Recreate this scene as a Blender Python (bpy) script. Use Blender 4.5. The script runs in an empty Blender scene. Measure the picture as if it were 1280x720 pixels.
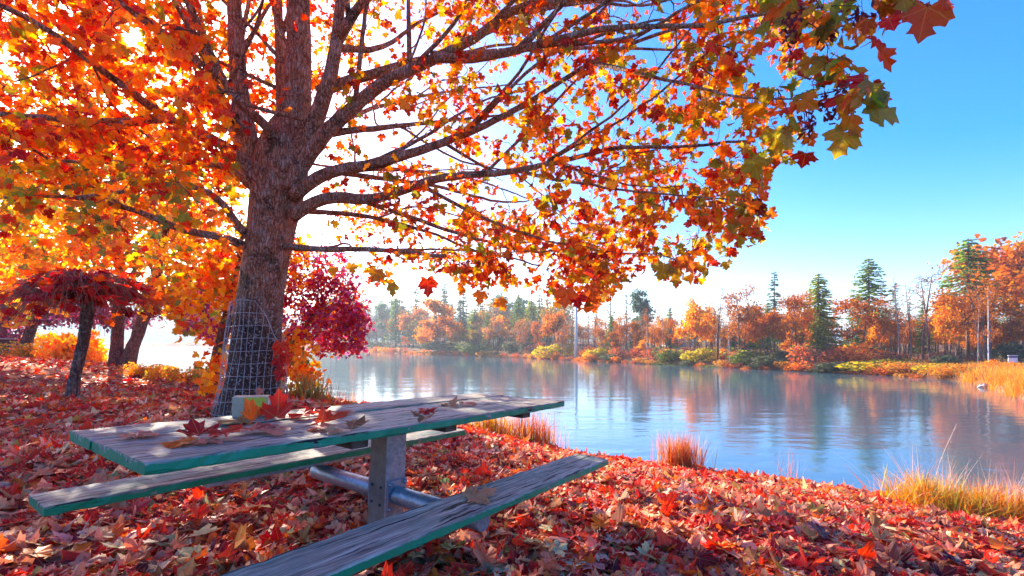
import bpy, math, random
import numpy as np
from math import radians, sin, cos, pi, atan2, sqrt
from mathutils import Matrix, Vector

S = bpy.context.scene
COL = S.collection

# ------------------------------------------------------------------ camera
CAMZ = 2.5                      # eye height above the lake, metres
FPX = 600.0                     # focal length in 1280-wide pixels
HZN = 428.0                     # row of the horizon
cam_d = bpy.data.cameras.new('camera')
cam = bpy.data.objects.new('camera', cam_d)
COL.objects.link(cam)
cam.location = (0, 0, CAMZ)
cam.rotation_euler = (pi / 2, 0, 0)
cam_d.sensor_width = 36
cam_d.lens = 36 * FPX / 1280
cam_d.shift_y = (HZN - 360) / 1280
cam_d.clip_start = 0.05
cam_d.clip_end = 5000
S.camera = cam

# ------------------------------------------------------------------ sky and sun
SUN_AZ = -math.atan((165 - 640) / FPX)               # to the left of the view direction
SUN_EL = math.atan((HZN - 48) / FPX / sqrt(1 + ((165 - 640) / FPX) ** 2))
sun_dir = Vector((-sin(SUN_AZ) * cos(SUN_EL), cos(SUN_AZ) * cos(SUN_EL), sin(SUN_EL)))
world = bpy.data.worlds.new('World')
S.world = world
world.use_nodes = True
wn, wl = world.node_tree.nodes, world.node_tree.links
wn.clear()
sky = wn.new('ShaderNodeTexSky')
sky.sky_type = 'NISHITA'
sky.sun_disc = False
sky.sun_elevation = SUN_EL
sky.sun_rotation = -SUN_AZ
sky.altitude = 0
sky.air_density = 1.0
sky.dust_density = 1.2
sky.ozone_density = 4.0
bg = wn.new('ShaderNodeBackground')
bg.inputs['Strength'].default_value = 0.105
out = wn.new('ShaderNodeOutputWorld')
hs = wn.new('ShaderNodeHueSaturation')
hs.inputs['Saturation'].default_value = 1.5
hs.inputs['Hue'].default_value = 0.516
wl.new(sky.outputs[0], hs.inputs['Color'])
tn = wn.new('ShaderNodeMix'); tn.data_type = 'RGBA'; tn.blend_type = 'MULTIPLY'
tn.inputs[0].default_value = 1.0
tn.inputs[7].default_value = (1.0, .93, .90, 1)
wl.new(hs.outputs[0], tn.inputs[6])
wl.new(tn.outputs[2], bg.inputs['Color'])
tc = wn.new('ShaderNodeTexCoord')                    # the sun itself, half a degree wide, at the lamp's direction
dp = wn.new('ShaderNodeVectorMath'); dp.operation = 'DOT_PRODUCT'
dp.inputs[1].default_value = sun_dir
wl.new(tc.outputs['Generated'], dp.inputs[0])
gt = wn.new('ShaderNodeMath'); gt.operation = 'GREATER_THAN'
gt.inputs[1].default_value = cos(radians(0.55))
wl.new(dp.outputs['Value'], gt.inputs[0])
sb = wn.new('ShaderNodeBackground'); sb.inputs['Color'].default_value = (1, .93, .8, 1)
sm = wn.new('ShaderNodeMath'); sm.operation = 'MULTIPLY'; sm.inputs[1].default_value = 25.0
wl.new(gt.outputs[0], sm.inputs[0]); wl.new(sm.outputs[0], sb.inputs['Strength'])
ad = wn.new('ShaderNodeAddShader')
wl.new(bg.outputs[0], ad.inputs[0]); wl.new(sb.outputs[0], ad.inputs[1])
wl.new(ad.outputs[0], out.inputs['Surface'])
sun_d = bpy.data.lights.new('sun', 'SUN')
sun_d.energy = 3.5
sun_d.angle = radians(0.5)
sun_d.color = (1.0, 0.87, 0.68)
sun = bpy.data.objects.new('sun', sun_d)
COL.objects.link(sun)
sun.rotation_euler = sun_dir.to_track_quat('Z', 'Y').to_euler()
S.view_settings.view_transform = 'Standard'
S.view_settings.look = 'None'
S.view_settings.exposure = 2.3
S.view_settings.gamma = 1.0
S.cycles.use_denoising = True
S.cycles.max_bounces = 8
S.cycles.transmission_bounces = 6
S.cycles.diffuse_bounces = 4
S.cycles.glossy_bounces = 3
S.cycles.volume_bounces = 0
S.cycles.sample_clamp_indirect = 6.0
S.cycles.caustics_reflective = False
S.cycles.caustics_refractive = False

rng = np.random.default_rng(7)
random.seed(7)


def W(px, py, Y):
    """point at depth Y metres seen at column px, row py of the 1280x720 frame"""
    return np.array([(px - 640) / FPX * Y, Y, CAMZ - (py - HZN) / FPX * Y])


def proj(P):
    P = np.asarray(P)
    y = np.maximum(P[..., 1], .05)
    return 640 + FPX * P[..., 0] / y, HZN - FPX * (P[..., 2] - CAMZ) / y


# ------------------------------------------------------------------ object helpers
def tag(o, label=None, cat=None, group=None, kind=None):
    if label: o['label'] = label
    if cat: o['category'] = cat
    if group: o['group'] = group
    if kind: o['kind'] = kind
    return o


def thing(name, label, cat, loc=(0, 0, 0), group=None):
    o = bpy.data.objects.new(name, None)
    o.empty_display_size = .2
    COL.objects.link(o)
    o.location = loc
    return tag(o, label, cat, group)


def link(name, me, parent=None):
    o = bpy.data.objects.new(name, me)
    COL.objects.link(o)
    if parent is not None: o.parent = parent
    return o


def copy_tree(root, label=None, loc=None, scale=None, rotz=None):
    r = root.copy()
    COL.objects.link(r)
    if loc is not None: r.location = loc
    if scale is not None: r.scale = scale
    if rotz is not None: r.rotation_euler = (0, 0, rotz)
    if label: r['label'] = label
    for ch in root.children:
        c = ch.copy()
        COL.objects.link(c)
        c.parent = r
    return r


class Acc:
    """collects faces (any size) with per-vertex attributes into one mesh"""
    def __init__(s):
        s.V, s.F, s.n, s.A = [], [], 0, {}

    def add(s, V, F, **attrs):
        V = np.asarray(V, np.float32).reshape(-1, 3)
        s.V.append(V)
        F = np.asarray(F, np.int32)
        s.F.append(F + s.n)
        s.n += len(V)
        for k, a in attrs.items():
            s.A.setdefault(k, []).append(np.asarray(a, np.float32).reshape(len(V), -1))
        return s

    def mesh(s, name, mats, smooth=False, origin=None, matidx=None):
        me = bpy.data.meshes.new(name)
        if s.n == 0: return me
        V = np.concatenate(s.V)
        if origin is not None: V = V - np.asarray(origin, np.float32)
        loops = np.concatenate([f.ravel() for f in s.F])
        tot = np.concatenate([np.full(len(f), f.shape[1], np.int32) for f in s.F])
        start = np.concatenate([[0], np.cumsum(tot)[:-1]]).astype(np.int32)
        me.vertices.add(len(V)); me.vertices.foreach_set('co', V.ravel())
        me.loops.add(len(loops)); me.loops.foreach_set('vertex_index', loops)
        me.polygons.add(len(tot))
        me.polygons.foreach_set('loop_start', start)
        me.polygons.foreach_set('loop_total', tot)
        for k, a in s.A.items():
            a = np.concatenate(a)
            at = me.attributes.new(k, 'FLOAT_VECTOR', 'POINT')
            at.data.foreach_set('vector', a.ravel())
        for m in (mats if isinstance(mats, (list, tuple)) else [mats]): me.materials.append(m)
        if matidx is not None: me.polygons.foreach_set('material_index', np.asarray(matidx, np.int32))
        me.update(calc_edges=True)
        me.polygons.foreach_set('use_smooth', np.full(len(tot), smooth))
        return me


def frames(P):
    """parallel-ish frames along a polyline"""
    T = np.gradient(P, axis=0)
    T /= np.linalg.norm(T, axis=1, keepdims=True) + 1e-9
    up = np.array([0, 0, 1.0]) if abs(T[0, 2]) < .9 else np.array([1.0, 0, 0])
    N = np.zeros_like(P)
    n = np.cross(up, T[0]); n /= np.linalg.norm(n)
    for i in range(len(P)):
        n = n - T[i] * (n @ T[i]); n /= np.linalg.norm(n) + 1e-9
        N[i] = n
    return T, N, np.cross(T, N)


def tube(acc, P, R, sides=6, cap=True, rough=0.0, r=None):
    P = np.asarray(P, float); R = np.asarray(R, float)
    T, N, B = frames(P)
    n = len(P)
    a = np.linspace(0, 2 * pi, sides, endpoint=False)
    rad = np.repeat(R[:, None], sides, 1)
    if rough: rad = rad * (1 + rough * (r or rng).normal(size=rad.shape))
    V = P[:, None] + rad[..., None] * (np.cos(a)[None, :, None] * N[:, None] + np.sin(a)[None, :, None] * B[:, None])
    i = np.arange(n - 1)[:, None] * sides; j = np.arange(sides)[None]
    k = (j + 1) % sides
    F = np.stack([i + j, i + k, i + sides + k, i + sides + j], -1).reshape(-1, 4)
    base = acc.n
    acc.add(V.reshape(-1, 3), F)
    if cap:
        acc.F.append(np.array([list(range(base + (n - 1) * sides, base + n * sides))], np.int32))
        acc.F.append(np.array([list(range(base + sides - 1, base - 1, -1))], np.int32))


def spline(pts, n):
    pts = np.asarray(pts, float)
    d = np.concatenate([[0], np.cumsum(np.linalg.norm(np.diff(pts[:, :3], axis=0), axis=1) + 1e-6)])
    t = np.linspace(0, d[-1], n)
    m = np.gradient(pts, d, axis=0) if len(pts) > 2 else np.repeat((pts[1:] - pts[:1]) / d[-1], 2, 0)
    i = np.clip(np.searchsorted(d, t) - 1, 0, len(d) - 2)
    h = (d[i + 1] - d[i])[:, None]; u = ((t - d[i])[:, None]) / h
    return ((1 + 2 * u) * (1 - u) ** 2 * pts[i] + u * (1 - u) ** 2 * h * m[i] + u * u * (3 - 2 * u) * pts[i + 1] + u * u * (u - 1) * h * m[i + 1])


# ------------------------------------------------------------------ materials
class NT:
    def __init__(s, name):
        s.m = bpy.data.materials.new(name); s.m.use_nodes = True
        s.t = s.m.node_tree; s.t.nodes.clear()
        s.out = s.t.nodes.new('ShaderNodeOutputMaterial')

    def n(s, ty, **kw):
        o = s.t.nodes.new('ShaderNode' + ty)
        for k, v in kw.items():
            if k.startswith('_'): setattr(o, k[1:], v)
            else:
                key = int(k[1:]) if k[0] == 'i' and k[1:].isdigit() else k.replace('__', ' ')
                s.set(o.inputs[key], v)
        return o

    def set(s, inp, v):
        if isinstance(v, bpy.types.NodeSocket): s.t.links.new(v, inp)
        elif isinstance(v, bpy.types.Node): s.t.links.new(v.outputs[0], inp)
        else:
            if hasattr(inp.default_value, '__len__') and len(inp.default_value) == 4 and len(v) == 3: v = (*v, 1)
            inp.default_value = v

    def math(s, op, a, b=0.0, c=0.0, clamp=False):
        return s.n('Math', _operation=op, _use_clamp=clamp, i0=a, i1=b, i2=c).outputs[0]

    def mix(s, f, a, b, mode='MIX'):
        o = s.t.nodes.new('ShaderNodeMix'); o.data_type = 'RGBA'; o.blend_type = mode
        s.set(o.inputs[0], f); s.set(o.inputs[6], a); s.set(o.inputs[7], b)
        return o.outputs[2]

    def noise(s, vec, scale, detail=4.0, rough=.55, dist=0.0):
        o = s.n('TexNoise', Scale=scale, Detail=detail, Roughness=rough, Distortion=dist)
        if vec is not None: s.set(o.inputs['Vector'], vec)
        return o.outputs[0]

    def ramp(s, f, stops):
        o = s.t.nodes.new('ShaderNodeValToRGB'); s.set(o.inputs[0], f)
        e = o.color_ramp.elements
        while len(e) < len(stops): e.new(.5)
        for el, (p, c) in zip(e, stops):
            el.position = p
            el.color = (*c, 1) if hasattr(c, '__len__') else (c, c, c, 1)
        return o.outputs[0]

    def coord(s, which='Object'): return s.n('TexCoord').outputs[which]

    def mapping(s, vec, scale=(1, 1, 1), loc=(0, 0, 0)):
        o = s.n('Mapping'); s.set(o.inputs[0], vec); o.inputs['Scale'].default_value = scale; o.inputs['Location'].default_value = loc
        return o.outputs[0]

    def bump(s, h, strength, dist):
        return s.n('Bump', Strength=strength, Distance=dist, Height=h).outputs[0]

    def bsdf(s, col, rough=.6, normal=None, metal=0.0, spec=.4):
        o = s.n('BsdfPrincipled', Base__Color=col, Roughness=rough, Metallic=metal)
        s.set(o.inputs['Specular IOR Level'], spec)
        if normal is not None: s.set(o.inputs['Normal'], normal)
        return o.outputs[0]

    def done(s, sh):
        s.t.links.new(sh, s.out.inputs['Surface']); return s.m


def leaf_mat(name, trans=.5, pale=0.0, spots=.5, veins=True, rough=.5, spec=.3):
    m = NT(name)
    a = m.n('Attribute', _attribute_name='col').outputs['Vector']
    luv = m.n('Attribute', _attribute_name='luv').outputs['Vector']
    sx = m.n('SeparateXYZ', i0=luv)
    u, v, r = sx.outputs[0], sx.outputs[1], sx.outputs[2]
    au = m.math('ABSOLUTE', u)
    nz = m.n('CombineXYZ', i0=u, i1=v, i2=m.math('MULTIPLY', r, 40.0))
    n1 = m.noise(nz, 3.5, 3.0)
    col = m.mix(m.ramp(n1, [(.35, 0.0), (.72, 1.0)]), a, m.mix(1.0, a, (1.25, .8, .75), 'MULTIPLY'))
    n2 = m.noise(nz, 11.0, 2.0)
    col = m.mix(m.math('MULTIPLY', m.ramp(n2, [(.58, 0.0), (.70, 1.0)]), spots), col, (.13, .055, .03))
    if veins:
        v2 = m.math('SUBTRACT', v, .04)
        mask = None
        for ang in (0.0, 57.0, 102.0):
            ca, sa = cos(radians(ang)), sin(radians(ang))
            d = m.math('ABSOLUTE', m.math('SUBTRACT', m.math('MULTIPLY', au, ca), m.math('MULTIPLY', v2, sa)))
            along = m.math('ADD', m.math('MULTIPLY', au, sa), m.math('MULTIPLY', v2, ca))
            k = m.math('MULTIPLY', m.math('LESS_THAN', d, .014), m.math('GREATER_THAN', along, 0.0))
            mask = k if mask is None else m.math('MAXIMUM', mask, k)
        col = m.mix(m.math('MULTIPLY', mask, .55), col, m.mix(.5, a, (.62, .42, .16)))
    if pale:
        bf = m.n('NewGeometry').outputs['Backfacing']
        col = m.mix(m.math('MULTIPLY', bf, pale), col, m.mix(.5, a, (.55, .33, .27)))
    p = m.bsdf(col, rough, spec=spec)
    if trans:
        sat = m.n('HueSaturation', Saturation=1.12, Value=1.75, Color=col).outputs[0]
        t = m.n('BsdfTranslucent', Color=sat).outputs[0]
        p = m.n('MixShader', i0=trans, i1=p, i2=t).outputs[0]
    return m.done(p)


M_LEAF = leaf_mat('maple_leaf', .5, 0, .35)
M_FAR = leaf_mat('far_leaf', .45, 0, 0, False, .9, .03)
M_FALLEN = leaf_mat('fallen_leaf', .25, .40, .6, True, .5, .22)


def bark(name, c1, c2, c3, scale=1.0, lichen=.5, base_dark=False):
    m = NT(name)
    co = m.coord()
    st = m.mapping(co, (1, 1, .28))
    n1 = m.noise(st, 26 * scale, 6, .65, .6)
    n2 = m.noise(co, 7 * scale, 4, .6)
    n3 = m.noise(co, 3.0 * scale, 5, .7)
    v = m.n('TexVoronoi', _feature='DISTANCE_TO_EDGE', Scale=34 * scale, Vector=m.mapping(m.n('VectorMath', _operation='ADD', i0=co, i1=m.mix(.06, (0, 0, 0), m.n('TexNoise', Scale=9.0, Vector=co).outputs[1])).outputs[0], (1, 1, .12))).outputs[0]
    col = m.mix(m.ramp(n1, [(.3, 0.0), (.7, 1.0)]), c1, c2)
    col = m.mix(m.math('MULTIPLY', m.ramp(n2, [(.50, 0.0), (.62, 1.0)]), lichen), col, c3)
    col = m.mix(m.math('MULTIPLY', m.ramp(n3, [(.54, 0.0), (.63, 1.0)]), .7), col, (.035, .04, .015))
    col = m.mix(m.math('MULTIPLY', m.ramp(v, [(0.0, 1.0), (.13, 0.0)]), .62), col, (.03, .016, .012))
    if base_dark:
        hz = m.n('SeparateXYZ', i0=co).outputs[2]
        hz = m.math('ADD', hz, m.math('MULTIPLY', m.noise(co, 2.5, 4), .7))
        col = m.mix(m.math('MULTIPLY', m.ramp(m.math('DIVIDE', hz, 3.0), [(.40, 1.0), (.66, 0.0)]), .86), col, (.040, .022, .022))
    sp = m.noise(co, 38 * scale, 3)
    col = m.mix(m.math('MULTIPLY', m.ramp(sp, [(.58, 0.0), (.62, 1.0)]), lichen), col, (.58, .52, .44))
    sp = m.noise(co, 21 * scale, 4, .6, 1.0)
    col = m.mix(m.math('MULTIPLY', m.ramp(sp, [(.57, 0.0), (.62, 1.0)]), lichen * .5), col, (.11, .05, .03))
    h = m.math('ADD', m.math('MULTIPLY', m.ramp(v, [(0.0, 0.0), (.2, 1.0)]), .5), m.math('ADD', n1, m.math('MULTIPLY', n2, .6)))
    return m.done(m.bsdf(col, .85, m.bump(h, 1.0, .035 / scale), spec=.2))


M_BARK = bark('maple_bark', (.38, .15, .07), (.76, .41, .23), (.70, .54, .42), 1.15, .8)
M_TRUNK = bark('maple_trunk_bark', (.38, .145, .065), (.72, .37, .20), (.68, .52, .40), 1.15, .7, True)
M_BARK_DARK = bark('brown_bark', (.11, .065, .048), (.30, .19, .14), (.38, .30, .25), .5, .4)
M_BARK_RED = bark('reddish_bark', (.16, .055, .036), (.38, .15, .10), (.40, .26, .2), .6, .3)


def flat_mat(name, c1, c2, scale, rough=.8, bumpd=0.0, spec=.3):
    m = NT(name)
    n1 = m.noise(m.coord(), scale, 5)
    col = m.mix(m.ramp(n1, [(.35, 0.0), (.65, 1.0)]), c1, c2)
    nb = m.bump(n1, .6, bumpd) if bumpd else None
    return m.done(m.bsdf(col, rough, nb, spec=spec))


M_TWIG = flat_mat('twig_bark', (.07, .04, .035), (.16, .10, .085), 12)
M_PALE = flat_mat('pale_bark', (.60, .55, .50), (.80, .76, .70), 6)
M_GREYTWIG = flat_mat('grey_twig', (.16, .11, .095), (.28, .21, .19), 5)
M_REDTWIG = flat_mat('red_twig', (.16, .06, .04), (.28, .12, .08), 5)

# ------------------------------------------------------------------ terrain
def tps_fit(pts):
    P = np.array([p[:2] for p in pts], float); z = np.array([p[2] for p in pts], float)
    d = np.linalg.norm(P[:, None] - P[None], axis=2)
    K = np.where(d > 0, d * d * np.log(d + 1e-9), 0) + np.eye(len(P)) * .15
    A = np.hstack([np.ones((len(P), 1)), P])
    L = np.block([[K, A], [A.T, np.zeros((3, 3))]])
    w = np.linalg.solve(L, np.concatenate([z, np.zeros(3)]))
    def f(X, Y):
        X = np.asarray(X, float); Y = np.asarray(Y, float)
        o = w[-3] + w[-2] * X + w[-1] * Y
        for (a, b), k in zip(P, w[:-3]):
            dd = np.hypot(X - a, Y - b)
            o = o + k * dd * dd * np.log(dd + 1e-9)
        return o
    return f


# picnic table frame (x along the boards, y across, z up; origin at the centre of the table top)
TR = np.array([[0.57641744, -0.81643604, 0.0342802], [0.81667531, 0.57700945, 0.0100763], [-0.02800665, 0.02218764, 0.99936146]])
TO = np.array([-.652, 2.583, CAMZ - .372])
TP = lambda x, y, z: TO + TR @ np.array([x, y, z], float)

CREST = [  # column, depth, row of the lip of the near bank
    (-400, 42, 437), (-150, 40, 437), (0, 35, 438), (100, 20, 452), (180, 16.5, 462), (250, 13, 478), (350, 10.5, 495), (450, 9, 507), (600, 8, 541), (720, 7.3, 571), (800, 7, 584),
    (950, 6.6, 600), (1050, 6.3, 617), (1110, 6.1, 630), (1200, 5.7, 646), (1280, 5.4, 660), (1600, 4.6, 720)]
ctrl = [tuple(W(px, py, Y)) for px, Y, py in CREST[1:]]
for lx in (-1.4, 0, 1.4):
    for ly in (-1.2, 0, 1.2): ctrl.append(tuple(TP(lx, ly, -.75)))
ctrl += [tuple(W(310, 516, 5.2)), tuple(W(88, 500, 7.5)), tuple(W(150, 458, 16)), tuple(W(30, 439, 25)), tuple(W(110, 453, 19)), tuple(W(5, 433, 25)),
         tuple(W(1280, 720, 2.75)), tuple(W(0, 720, 2.2)), (0, 1.2, 1.42), (-2, 0, 1.55), (2, 0, 1.25), (0, -3, 1.45), (-6, -4, 1.7), (5, -4, 1.0),
         tuple(W(0, 560, 4.6)), tuple(W(0, 480, 10.5)), (-14, 8, 1.9), (-25, 12, 2.2)]
near_f = tps_fit(ctrl)
FAR = [(-2000, 390), (0, 390), (300, 300), (380, 190), (450, 140), (500, 110), (600, 85), (660, 76), (740, 62), (820, 54), (1000, 41), (1110, 36.5), (1150, 34), (1190, 31.5), (1225, 28.2), (1245, 24.5), (1290, 20.5), (1400, 17), (1700, 12), (3000, 6)]
far_x = np.array([(p - 640) / FPX for p, _ in FAR]); far_y = np.array([y for _, y in FAR], float)
cr_x = np.array([(p - 640) / FPX for p, _, _ in CREST]); cr_y = np.array([y for _, y, _ in CREST], float)


def vnoise(X, Y, s, seed=0):
    X = np.asarray(X) / s; Y = np.asarray(Y) / s
    return (np.sin(X * 1.7 + Y * .9 + seed) + np.sin(Y * 2.1 - X * .7 + seed * 2.3) + np.sin(X * 3.3 + 1.3 * np.sin(Y * 2.7 + seed)) * .5) / 2.5


def ground(X, Y):
    X = np.asarray(X, float); Y = np.asarray(Y, float)
    az = np.arctan2(X, Y)
    az_c = np.clip(az, -1.25, 1.25)
    ye = np.hypot(X, Y) * np.cos(az_c)
    u = np.tan(az_c)
    yc = np.interp(u, cr_x, cr_y)
    yc = yc + np.clip((np.abs(az) - 1.3) / .8, 0, 1) * 30
    yf = np.interp(u, far_x, far_y)
    s = np.minimum(1, yc / np.maximum(ye, .01))
    zn = np.clip(near_f(X * s, Y * s), .3, 3.2) + .03 * vnoise(X, Y, .7) + .015 * vnoise(X, Y, .23, 4)
    t = np.clip((ye - yc) / (.28 * yc + .4), 0, 1)
    t = t * t * (3 - 2 * t)
    z = zn * (1 - t) + (-.9) * t
    w = np.clip((ye - (yf - 2)) / (2.6 + .02 * yf), 0, 1)
    w = w * w * (3 - 2 * w)
    land = .45 + np.clip((ye - yf) / 40, 0, 1) * 1.25 + np.clip((ye - yf - 12) / 200, 0, 1) * 1.5 + .12 * vnoise(X, Y, 4)
    z = np.where(ye > yf - 2, z * (1 - w) + land * w, z)
    return z


def gz(x, y): return float(ground(np.array([x]), np.array([y]))[0])


def on_ground(px, Y):
    x = (px - 640) / FPX * Y
    return np.array([x, Y, gz(x, Y)])


acc = Acc()
naz = 420
az_f = np.linspace(-1.0, 1.0, 330); az_b = np.linspace(1.0, 2 * pi - 1.0, naz - 330 + 2)[1:-1]
AZ = np.concatenate([az_f, az_b]); naz = len(AZ)
RR = np.concatenate([np.linspace(.3, 12, 110), np.geomspace(12.15, 160, 150), np.geomspace(164, 2200, 40)])
A2, R2 = np.meshgrid(AZ, RR)
GX, GY = R2 * np.sin(A2), R2 * np.cos(A2)
V = np.stack([GX, GY, ground(GX, GY)], -1).reshape(-1, 3)
i = np.arange(len(RR) - 1)[:, None] * naz; j = np.arange(naz)[None]; k = (j + 1) % naz
acc.add(V, np.stack([i + j, i + naz + j, i + naz + k, i + k], -1).reshape(-1, 4))
c0 = acc.n
acc.add([[0, 0, gz(0, 0)]], np.zeros((0, 3), int))
acc.F.append(np.stack([np.full(naz, c0), np.arange(naz), (np.arange(naz) + 1) % naz], -1))
m = NT('leaf_littered_soil')
geo = m.n('NewGeometry').outputs['Position']
n1 = m.noise(geo, 3.0, 5); vor = m.n('TexVoronoi', Scale=9.0, Vector=geo).outputs['Color']
dist = m.n('SeparateXYZ', i0=geo).outputs[1]
litter = m.mix(m.n('SeparateXYZ', i0=vor).outputs[0], (.30, .035, .02), (.42, .16, .07))
soil = m.mix(n1, (.022, .016, .012), (.06, .042, .03))
near = m.mix(m.ramp(m.math('DIVIDE', dist, 20.0), [(.35, 0.0), (.6, 1.0)]), soil, litter)
n2 = m.noise(geo, .35, 5)
farc = m.mix(m.ramp(n2, [(.35, 0.0), (.65, 1.0)]), (.10, .035, .022), (.17, .085, .03))
gcol = m.mix(m.ramp(m.math('DIVIDE', dist, 100.0), [(.26, 0.0), (.30, 1.0)]), near, farc)
M_GROUND = m.done(m.bsdf(gcol, .95, m.bump(m.noise(geo, 25.0, 5), .6, .02), spec=.1))
tag(link('ground', acc.mesh('ground', M_GROUND, True)), kind='structure')

# lake
acc = Acc()
rw = np.concatenate([np.geomspace(3, 60, 40), np.geomspace(66, 2000, 30)])
aw = np.linspace(-1.35, 1.35, 60)
A2, R2 = np.meshgrid(aw, rw)
V = np.stack([R2 * np.sin(A2), R2 * np.cos(A2), 0 * R2], -1).reshape(-1, 3)
i = np.arange(len(rw) - 1)[:, None] * 60; j = np.arange(59)[None]
acc.add(V, np.stack([i + j, i + j + 1, i + 61 + j, i + 60 + j], -1).reshape(-1, 4))
m = NT('lake_water')
geo = m.n('NewGeometry').outputs['Position']
w1 = m.noise(m.mapping(geo, (1.0, 1.6, 1)), 1.6, 3, .5, .3)
w2 = m.noise(m.mapping(geo, (.6, 2.2, 1)), .35, 2, .5)
breeze = m.noise(m.mapping(geo, (.012, .10, 1)), 1.0, 3, .6, .4)
bz = m.ramp(breeze, [(.42, .35), (.60, 1.0)])
hgt = m.math('ADD', m.math('MULTIPLY', w1, .35), m.math('MULTIPLY', w2, .9))
nb = m.bump(hgt, m.math('MULTIPLY', bz, .30), .10)
wp = m.n('BsdfPrincipled', Base__Color=(.045, .10, .135), Roughness=.08, IOR=1.62)
m.set(wp.inputs['Normal'], nb)
M_WATER = m.done(wp.outputs[0])
tag(link('water', acc.mesh('water', M_WATER, True)), kind='structure')

# far blue hills
acc = Acc()
hx = np.linspace(-900, 500, 90); hy = np.linspace(0, 1, 12)
X, T = np.meshgrid(hx, hy)
ridge = 34 * np.exp(-((X + 420) / 260) ** 2) + 20 * np.exp(-((X + 90) / 120) ** 2) + 5 * np.sin(X / 37.) + 3 * np.sin(X / 13. + 1) + 12
Zh = ridge * np.sin(T * pi) ** .8 + 1.5 * np.sin(X / 5.1 + T * 30) * np.sin(T * pi)
V = np.stack([X, 470 + 260 * T - .0002 * X ** 2, Zh + .5], -1).reshape(-1, 3)
i = np.arange(11)[:, None] * 90; j = np.arange(89)[None]
acc.add(V, np.stack([i + j, i + j + 1, i + 91 + j, i + 90 + j], -1).reshape(-1, 4))
M_HILL = flat_mat('wooded_hill', (.03, .05, .03), (.09, .08, .04), .08, .9)
tag(link('hills', acc.mesh('hills', M_HILL, True)), kind='structure')

# ------------------------------------------------------------------ leaves
HALF = [(.13, -.05), (.35, -.10), (.35, .06), (.47, .15), (.64, .34), (.52, .40), (.49, .54), (.37, .50), (.24, .50), (.27, .63), (.33, .74), (.17, .78)]
LO = [(.32, -.07), (.34, .10), (.62, .36), (.26, .48), (.29, .70)]


def outline(h):
    pts = [(0, .05)] + h + [(0, 1.0)] + [(-x, y) for x, y in reversed(h)]
    return np.array([(0, .27)] + pts)


def leaf_tris(n, stalk):
    F = [(0, i, i + 1) for i in range(1, n - 1)] + [(0, n - 1, 1)]
    if stalk: F.append((n, n + 1, n + 2))
    return np.array(F)


OUT_HI, OUT_LO = outline(HALF), outline(LO)
STALK = np.array([(-.013, .06), (.013, .06), (0.05, -.5)])


def add_leaves(acc, P, D, N, size, col, lod=1, curl=.25, stalk=True, r=rng, crumple=.04):
    P = np.asarray(P, float); m = len(P)
    if m == 0: return
    base = OUT_HI if lod else OUT_LO
    n = len(base)
    if stalk: base = np.vstack([base, STALK])
    D = D / (np.linalg.norm(D, axis=1, keepdims=True) + 1e-9)
    Sd = np.cross(D, N); Sd /= np.linalg.norm(Sd, axis=1, keepdims=True) + 1e-9
    N = np.cross(Sd, D)
    x, y = base[:, 0][None], base[:, 1][None]
    curl = curl * r.choice([.45, .8, 1.25], (m, 1), p=[.4, .35, .25]) if m > 1 else curl
    a = r.normal(size=(m, 1)) * curl; b = r.normal(size=(m, 1)) * curl; c = r.normal(size=(m, 1)) * curl * .6
    z = a * np.abs(x) ** 1.4 * 1.3 + b * (y - .3) ** 2 * 1.2 + c * x * (y - .2) * 1.5 + r.normal(size=(m, len(base))) * crumple
    z[:, 0] *= .2
    fold = 1 - .25 * np.minimum(1, np.abs(a)) * np.ones_like(x)
    xx = x * fold * (1 + .1 * r.normal(size=(m, 1))); yy = y * (1 + .06 * r.normal(size=(m, 1)))
    V = P[:, None] + size[:, None, None] * (xx[..., None] * Sd[:, None] + yy[..., None] * D[:, None] + z[..., None] * N[:, None])
    F = leaf_tris(n, stalk)
    k = len(base)
    FF = (np.arange(m)[:, None, None] * k + F[None]).reshape(-1, 3)
    rnd = r.random((m, 1, 1))
    luv = np.concatenate([np.broadcast_to(base[None], (m, k, 2)), np.broadcast_to(rnd, (m, k, 1))], -1)
    cc = np.broadcast_to(col[:, None], (m, k, 3))
    acc.add(V.reshape(-1, 3), FF, col=cc.reshape(-1, 3), luv=luv.reshape(-1, 3))


def unit(v): return v / (np.linalg.norm(v, axis=-1, keepdims=True) + 1e-9)


def pick(pal, n, r=rng):
    c = np.array([p[1] for p in pal], float); w = np.array([p[0] for p in pal], float)
    o = c[r.choice(len(pal), n, p=w / w.sum())]
    return np.clip(o * (1 + .16 * r.normal(size=(n, 1))) * (1 + .07 * r.normal(size=(n, 3))), .005, .9)


def side_of(px, py, poly):
    """points inside polygon (photo columns/rows)"""
    inside = np.zeros(len(px), bool)
    j = len(poly) - 1
    for i in range(len(poly)):
        xi, yi = poly[i]; xj, yj = poly[j]
        hit = ((yi > py) != (yj > py)) & (px < (xj - xi) * (py - yi) / (yj - yi + 1e-9) + xi)
        inside ^= hit
        j = i
    return inside


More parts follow.
